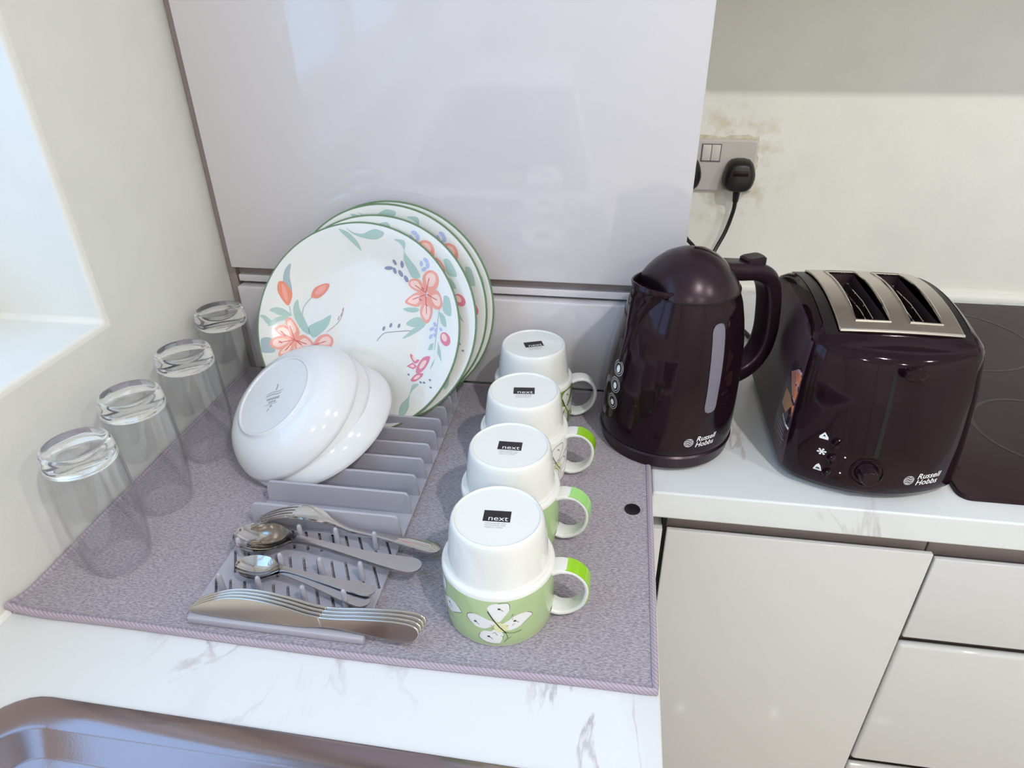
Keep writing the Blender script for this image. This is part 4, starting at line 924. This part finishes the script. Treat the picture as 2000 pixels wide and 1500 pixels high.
def lid_pt(x, y, z):
    a = x * KE.x + y * KE.y; d_ = max(0.0, -0.046 - a); return (x + KE.x * (o8 + d_), y + KE.y * (o8 + d_), z)
lid = mesh_obj('lid', [lid_pt(*p) for p in V], F, M['black2'], kt, angle=60)
Vs, Fs = sweep(seam, circ2(0.0009, 6), Vector((0, 0, 1)), True); mesh_obj('lid_seam', Vs, Fs, M['dark'], lid)
rings = []                                            # raised wedge across the lid towards the handle
for k in range(13):
    q = k / 12; rr = 0.004 + 0.0525 * q; hz = interp(rr, [0, .008, .018, .030, .040, .048, .0535, .0572], [.2426, .2420, .2395, .2335, .2255, .2165, .2085, .2016])
    rings.append([(KE.x * o8 + rr * math.cos(KA + a), KE.y * o8 + rr * math.sin(KA + a), hz + 0.0012 * (1 - (a / 0.62) ** 2) ** 0.5) for a in [0.62 * (j / 8 - 1) for j in range(17)]])
V, F = loft(rings, False, False, False); mesh_obj('lid_wedge', V, F, M['black'], lid, angle=60)
def kax(s, w_, z): return (KE.x * s - KE.y * w_, KE.y * s + KE.x * w_, z)
# spout
rings = []
for k in range(15):
    q = k / 14; z = 0.118 + 0.091 * q; st = -(cr(min(z, 0.2), KZ, KR) - cr(min(z, 0.2), KZ, KO_) + 0.001) + (0.0 if z < 0.2 else 0.002)
    tip = st - 0.0125 * max(0, (q - 0.25) / 0.75) ** 1.4; wd = 0.010 + 0.024 * q; sb = -0.034
    rings.append([kax(sb + (tip - sb) * (1 - abs(u) ** 2.2), wd * u, z + (0.004 * (1 - abs(u)) if k == 14 else 0)) for u in [j / 10 - 1 for j in range(21)]])
V, F = loft(rings, False, False, False); sp = mesh_obj('spout', V, F, M['black'], kt, angle=50)
md = sp.modifiers.new('s', 'SOLIDIFY'); md.thickness = 0.0018; md.offset = 0
# handle
hp = spline([kax(0.050, 0, 0.2120), kax(0.075, 0, 0.2075), kax(0.098, 0, 0.2035), kax(0.116, 0, 0.1930), kax(0.1265, 0, 0.1700), kax(0.1315, 0, 0.1380), kax(0.1322, 0, 0.1150), kax(0.1275, 0, 0.0940), kax(0.1140, 0, 0.0770), kax(0.0950, 0, 0.0680), kax(0.0740, 0, 0.0660)], 6)
V, F = sweep(hp, rrect(0.0150, 0.0105, 0.0070, 4), Vector((-KE.y, KE.x, 0))); hd = mesh_obj('handle', V, F, M['black2'], kt, angle=40)
V, F = loft([[kax(0.094 + a, b, z + 0.001) for a, b in rrect(0.0135 - i, 0.0105 - i, 0.005, 3)] for z, i in ((0.210, 0), (0.2185, 0), (0.2205, 0.002))]); mesh_obj('lid_switch', V, F, M['black2'], hd, angle=35)
# water window on the side
WA = KA - math.pi / 2
P = Print(lambda x, z, h: kpt(WA + x / 0.075, z, h), 0.006)
def wcol(z): return 0.0072 + 0.0022 * (z - 0.075) / 0.10
win = smooth_poly([(-0.0060, 0.0785), (0.0060, 0.0785), (0.0072, 0.100), (0.0080, 0.130), (0.0086, 0.160), (0.0084, 0.173), (0.0050, 0.179), (-0.0040, 0.179), (-0.0085, 0.173), (-0.0086, 0.160), (-0.0080, 0.130), (-0.0072, 0.100)], 3)
P.poly(win, 0, 0.0006); 
for z in (0.084, 0.103, 0.127, 0.140): P.line([(-0.0015, z), (0.0020, z)], 0.0016, 1, 0.0009)
P.build('water_window', [M['window'], M['print_k2']], kt, 'grey translucent water level strip')
# maker lettering low on the front, temperature icons below the spout
P = Print(lambda x, z, h: kpt(math.radians(-75) + x / 0.0797, z, h), 0.004)
def logo(P, sc, wm, gm_):
    P.ell(0.0, 0.0, 0.0058 * sc, 0.0058 * sc, gm_, 0.00015, 24)
    for a in (-0.0026, 0.0004, 0.0032): P.line([(-0.0040 * sc, a * sc), (-0.0010 * sc, (a + 0.0012) * sc), (0.0014 * sc, (a - 0.0010) * sc), (0.0040 * sc, (a + 0.0004) * sc)], 0.0007 * sc, 2, 0.0003)
    P.text('Russell', 0.0085 * sc, 0.0010 * sc, 0.0094 * sc, wm, 0.00015, shear=0.25, thick=0.012)
    P.text('Hobbs', 0.0080 * sc, -0.0068 * sc, 0.0094 * sc, wm, 0.00015, shear=0.25, thick=0.012)
logo_off = 0.0385
P.mp = lambda x, z, h: kpt(math.radians(-74) + x / 0.0797, z + logo_off, h); logo(P, 1.0, 0, 1)
P.build('maker_lettering', [M['print_w'], M['print_g'], M['black']], kt, 'white maker lettering with round emblem')
P = Print(lambda x, z, h: kpt(math.radians(-150) + x / 0.077, z, h), 0.004)
for j, z in enumerate((0.1090, 0.0870, 0.0650)):
    n = 20
    for r0, r1, mi in ((0.0098, 0.0088, 0), (0.0074, 0.0064, 0)):
        for k in range(n):
            a, b = 2 * math.pi * k / n, 2 * math.pi * (k + 1) / n
            P.poly([(r1 * math.cos(a), z + r1 * math.sin(a)), (r0 * math.cos(a), z + r0 * math.sin(a)), (r0 * math.cos(b), z + r0 * math.sin(b)), (r1 * math.cos(b), z + r1 * math.sin(b))], mi, 0.0002)
    P.ell(0, z - 0.001, 0.0034, 0.0046 - 0.0006 * j, 1, 0.0002)
P.build('cup_icons', [M['print_g'], M['print_w']], kt, 'three round cup symbols in a column')

# ------------------------------------------------------------------ toaster
TX = 0.841
to = thing('toaster', 'black glossy two-slice toaster with chrome top between kettle and hob', 'toaster', (TX, -0.04, 0.0))
TZ = [.006, .014, .06, .12, .16, .176, .186, .1905]; TH = [.092, .0955, .0955, .093, .089, .086, .080, .074]
TY = [-.150, -.155, -.152, -.146, -.140, -.136, -.130, -.123]; TB = [.033, .033, .032, .028, .022, .016, .008, .002]; TK = [.080, .085, .084, .078, .070, .064, .056, .050]
def tsec(z, d=0.0, n=10):
    hw, yf, bw, yb = (interp(z, TZ, a) for a in (TH, TY, TB, TK)); hw -= d
    cy = (yf + yb) / 2; pts = rrect(hw, (yb - yf) / 2 - d, 0.016 if z < 0.18 else 0.012, 5, 0, cy)
    out = []                                         # refine the long sides, then bow the front
    for a, b in zip(pts, pts[1:] + pts[:1]):
        m = 16 if math.dist(a, b) > 0.03 else 1
        out += [(a[0] + (b[0] - a[0]) * k / m, a[1] + (b[1] - a[1]) * k / m) for k in range(m)]
    r = []
    for x, y in out:
        fr = max(0, min(1, (cy - y) / max(1e-6, cy - yf))) ** 3
        r.append((x, y - bw * fr * (1 - (x / hw) ** 2) + 0.04, z))
    return r
dome = lambda x, y: -0.0115 * (min(abs(y), 0.1) / 0.085) ** 2 - 0.0010 * (x / 0.06) ** 2
zs = [.0062, .008, .011, .014, .025, .04, .06, .08, .10, .12, .14, .15, .16, .168, .174, .179, .183, .186, .1885, .1900]
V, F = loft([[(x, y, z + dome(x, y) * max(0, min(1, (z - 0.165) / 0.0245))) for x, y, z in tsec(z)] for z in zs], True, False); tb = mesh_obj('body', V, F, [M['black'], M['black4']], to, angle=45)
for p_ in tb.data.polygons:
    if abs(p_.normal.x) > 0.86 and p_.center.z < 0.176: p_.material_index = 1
V, F = loft([tsec(0.0062, 0.006)[:], [(x, y, 0.0005) for x, y, z in tsec(0.0062, 0.008)]]); mesh_obj('foot', V, F, M['black3'], to)
def tfront(x, z, h=0.0):
    hw, yf, bw = (interp(z, TZ, a) for a in (TH, TY, TB)); return (x, yf - bw * (1 - (x / hw) ** 2) + 0.04 - h, z)

xs = [-0.067, -0.045, -0.040, -0.005, 0.0, 0.013, 0.018, 0.047, 0.052, 0.064]; xs = [-0.060, -0.041, -0.006, 0.014, 0.046, 0.064]
ys = [-0.0865, -0.082, -0.077, -0.072] + [-0.072 + 0.142 * k / 10 for k in range(1, 11)] + [0.086]
SL = {(1, j) for j in range(3, 13)} | {(3, j) for j in range(3, 13)}
TAP = lambda V: [(x * (1 - 0.0 * max(0, min(1, (0.05 - y) / 0.15))), y, z) for x, y, z in V]
V, F = slab(xs, ys, 0.1905, 0.1935, SL, dome); V = TAP(V); tp = bevel_mod(mesh_obj('top_plate', V, F, M['chromeb'], to, angle=35), 0.0012, 2, 50)
tr = [Vector(p) for p in TAP([(x, -0.0865, 0.1922 + dome(x, -0.0865)) for x in [-0.0595 + 0.123 * k / 16 for k in range(17)]])]
V, F = sweep(tr, circ2(0.0021, 8), Vector((0, 1, 0))); mesh_obj('front_trim', V, F, M['chrome'], to)
# black deck around the chrome plate
V, F = slab([-0.0735, -0.0605, 0.0645, 0.0735], [-0.0885] + ys + [0.091], 0.1870, 0.1900, {(1, j) for j in range(1, len(ys))}, dome); V = TAP(V); mesh_obj('deck', V, F, M['black3'], to, angle=35)
for x0, x1 in ((-0.041, -0.006), (0.014, 0.046)):
    lp = [Vector((x, y, 0.1935 + dome(x, y))) for x, y in [(x0, -0.072 + 0.142 * k / 10) for k in range(11)] + [(x1, 0.070 - 0.142 * k / 10) for k in range(11)]]
    lp = [Vector(p) for p in TAP(lp)]
    V, F = sweep(lp, circ2(0.0016, 8), Vector((0, 0, 1)), True); mesh_obj('slot_rim', V, F, M['chrome'], to)
    V, F = box_vf(x0 - 0.0004, x1 + 0.0004, -0.0724, 0.0704, 0.10, 0.1905); V = TAP([(x, y, min(z, 0.1905 + dome(x, y))) for x, y, z in V])
    sl = mesh_obj('slot_liner', V, [f for i, f in enumerate(F) if i != 1], M['inner'], to, smooth=False)
    for xw in (x0 + 0.006, x1 - 0.006):
        for z in (0.165, 0.176):
            V, F = sweep([Vector((xw, -0.07, z - 0.004)), Vector((xw, 0.0, z)), Vector((xw, 0.068, z - 0.004))], circ2(0.0008, 6), Vector((0, 0, 1))); mesh_obj('wire', V, F, M['chrome'], sl)
        for y in (-0.05, -0.015, 0.02, 0.05):
            V, F = sweep([Vector((xw + (0.004 if xw < (x0 + x1) / 2 else -0.004), y, 0.178)), Vector((xw, y, 0.173)), Vector((xw, y, 0.12))], circ2(0.0008, 6), Vector((0, 1, 0))); mesh_obj('wire', V, F, M['chrome'], sl)
P = Print(lambda x, z, h: tfront(x, z, h), 0.006)                                     # lever channel
P.poly([(-0.023, 0.056), (0.004, 0.056), (0.002, 0.150), (-0.008, 0.160), (-0.0255, 0.160)], 0, 0.0003)
P.poly([(-0.0125, 0.058), (-0.0075, 0.058), (-0.0065, 0.152), (-0.0100, 0.152)], 1, 0.0006)
P.build('lever_channel', [M['black'], M['dark']], to)
V, F = lathe([(0, 0.012), (0.008, 0.0118), (0.0105, 0.010), (0.0108, 0.006), (0.006, 0.002), (0.005, -0.004), (0, -0.004)], 40)
fx, fy, fz = tfront(0.0075, 0.155); mesh_obj('lever', [(fx + x * 1.05, fy - z - 0.002, fz + y * 0.66) for x, y, z in V], F, M['black'], to)
V, F = lathe([(0, 0.0130), (0.0080, 0.0128), (0.0096, 0.0112), (0.0104, 0.003), (0.0120, 0.0010), (0.0130, -0.003), (0, -0.003)], 40)
fx, fy, fz = tfront(-0.0145, 0.0380); kn = mesh_obj('browning_dial', [(fx + x, fy - z, fz + y) for x, y, z in V], F, M['black'], to)
rings = []
for a in range(0, 361, 12):
    q = math.radians(a); rings.append(Vector(tfront(-0.0145 + 0.0165 * math.cos(q), 0.038 + 0.0165 * math.sin(q), 0.0004)))
V, F = sweep(rings[:-1], circ2(0.0012, 8), Vector((0, 1, 0)), True); mesh_obj('dial_collar', V, F, M['black'], to)
for x, z in ((-0.0484, 0.0659), (-0.0499, 0.0464), (-0.0509, 0.0271)):
    V, F = lathe([(0, 0.0014), (0.0042, 0.0016), (0.0056, 0.0024), (0.0062, 0.0018), (0.0064, -0.002), (0, -0.002)], 28)
    fx, fy, fz = tfront(x, z); sx = math.atan2(-2 * 0.032 * x / 0.0955 ** 2, 1)
    b = mesh_obj('button', [(p[0], -p[2], p[1]) for p in V], F, M['black'], to); b.location = (fx, fy, fz); b.rotation_euler = (0, 0, sx)
P = Print(lambda x, z, h: tfront(x, z, h), 0.004)
x, z = -0.0617, 0.0710; P.poly([(x - 0.0046, z - 0.0036), (x + 0.0040, z - 0.0036), (x + 0.0040, z - 0.001), (x, z + 0.0046), (x - 0.0046, z - 0.001)], 0, 0.0002); P.poly([(x - 0.0016, z - 0.0004), (x + 0.0012, z - 0.0004), (x - 0.0002, z + 0.0020)], 1, 0.0004)
x, z = -0.0613, 0.0520
for a in range(3):
    q = math.pi * a / 3 + 0.2; P.line([(x - 0.0046 * math.cos(q), z - 0.0042 * math.sin(q)), (x + 0.0046 * math.cos(q), z + 0.0042 * math.sin(q))], 0.0013, 0, 0.0002 + 0.00002 * a)
for a in range(6):
    q = math.pi * a / 3 + 0.2; P.ell(x + 0.0034 * math.cos(q), z + 0.0031 * math.sin(q), 0.0012, 0.0011, 0, 0.0003, 8)
x, z = -0.0614, 0.0319; P.poly([(x - 0.0044, z - 0.0040), (x + 0.0040, z - 0.0040), (x + 0.0022, z + 0.0020), (x, z + 0.0046), (x - 0.0024, z + 0.0018)], 0, 0.0002); P.poly([(x - 0.0024, z - 0.0026), (x + 0.0022, z - 0.0026), (x + 0.0012, z + 0.0000), (x - 0.0014, z + 0.0000)], 2, 0.0004)
for x, z in ((-0.0386, 0.0518), (-0.0398, 0.0316)): P.ell(x, z, 0.0010, 0.0010, 0, 0.0003, 8)
P.build('button_icons', [M['print_w'], M['print_k'], pmat('icon_green', (70, 96, 80), 0.4)], to, 'white eject, snowflake and reheat symbols')
P = Print(lambda x, z, h: tfront(x + 0.0310, z + 0.0305, h), 0.004); logo(P, 1.0, 0, 1); P.build('maker_lettering', [M['print_w'], M['print_g'], M['black']], to, 'white maker lettering with round emblem')
# picture sticker on the left side
def tside(y, z, h):
    hw, yf = interp(z, TZ, TH), interp(z, TZ, TY); y0 = yf + 0.016
    if y >= y0: return (-hw - h, y + 0.04, z)
    t = (y0 - y) / 0.016; return (-hw + 0.016 - (0.016 + h) * math.cos(t), y0 - (0.016 + h) * math.sin(t) + 0.04, z)
SM = [pmat('sticker_dark', (60, 44, 52), 0.25), pmat('sticker_pink', (214, 160, 160), 0.3), pmat('sticker_toast', (214, 128, 92), 0.3), pmat('sticker_hand', (196, 140, 100), 0.3), M['print_w'], pmat('sticker_yellow', (226, 190, 110), 0.3), M['print_g']]
P = Print(lambda y, z, h: tside(y, z, h), 0.006)
ys_ = lambda y: y if y > -0.139 else -0.139 + (y + 0.139) * 0.5
def sp_(pts, mi, h): P.poly([(ys_(y), z) for y, z in pts], mi, h)
sp_([(-0.107, 0.131), (-0.176, 0.140), (-0.170, 0.060), (-0.150, 0.034), (-0.096, 0.030), (-0.096, 0.070)], 0, 0.0002)
sp_([(-0.1095, 0.1163), (-0.1301, 0.1309), (-0.136, 0.130), (-0.172, 0.1193), (-0.168, 0.110), (-0.1425, 0.0933)], 1, 0.0003)
sp_([(-0.1125, 0.1165), (-0.1230, 0.1240), (-0.1500, 0.1040), (-0.1420, 0.0965)], 2, 0.0005); sp_([(-0.1270, 0.1260), (-0.1350, 0.1275), (-0.1660, 0.1155), (-0.1560, 0.1060)], 2, 0.0005)
sp_([(-0.1081, 0.0942), (-0.1058, 0.072), (-0.128, 0.072), (-0.1418, 0.0899), (-0.130, 0.096)], 3, 0.0003)
sp_([(-0.1390, 0.088), (-0.1600, 0.0960), (-0.1688, 0.0934), (-0.1720, 0.0820), (-0.1642, 0.0714), (-0.1500, 0.0740)], 2, 0.0005); sp_([(-0.152, 0.088), (-0.160, 0.088), (-0.163, 0.080), (-0.157, 0.077)], 5, 0.0007)
for k in range(9):
    y, z = -0.1208 - 0.004 * k, 0.0667 - 0.0006 * k; P.line([(ys_(y), z), (ys_(y - 0.0026), z - 0.0030)], 0.0018, 4, 0.0005)
for k in range(4):
    P.line([(ys_(-0.099 - 0.006 * k), 0.0540 - 0.0045 * k), (ys_(-0.128 - 0.006 * k), 0.0550 - 0.0040 * k)], 0.0010, 6, 0.0005)
P.build('picture_sticker', SM, to, 'picture sticker of toast and a hand')
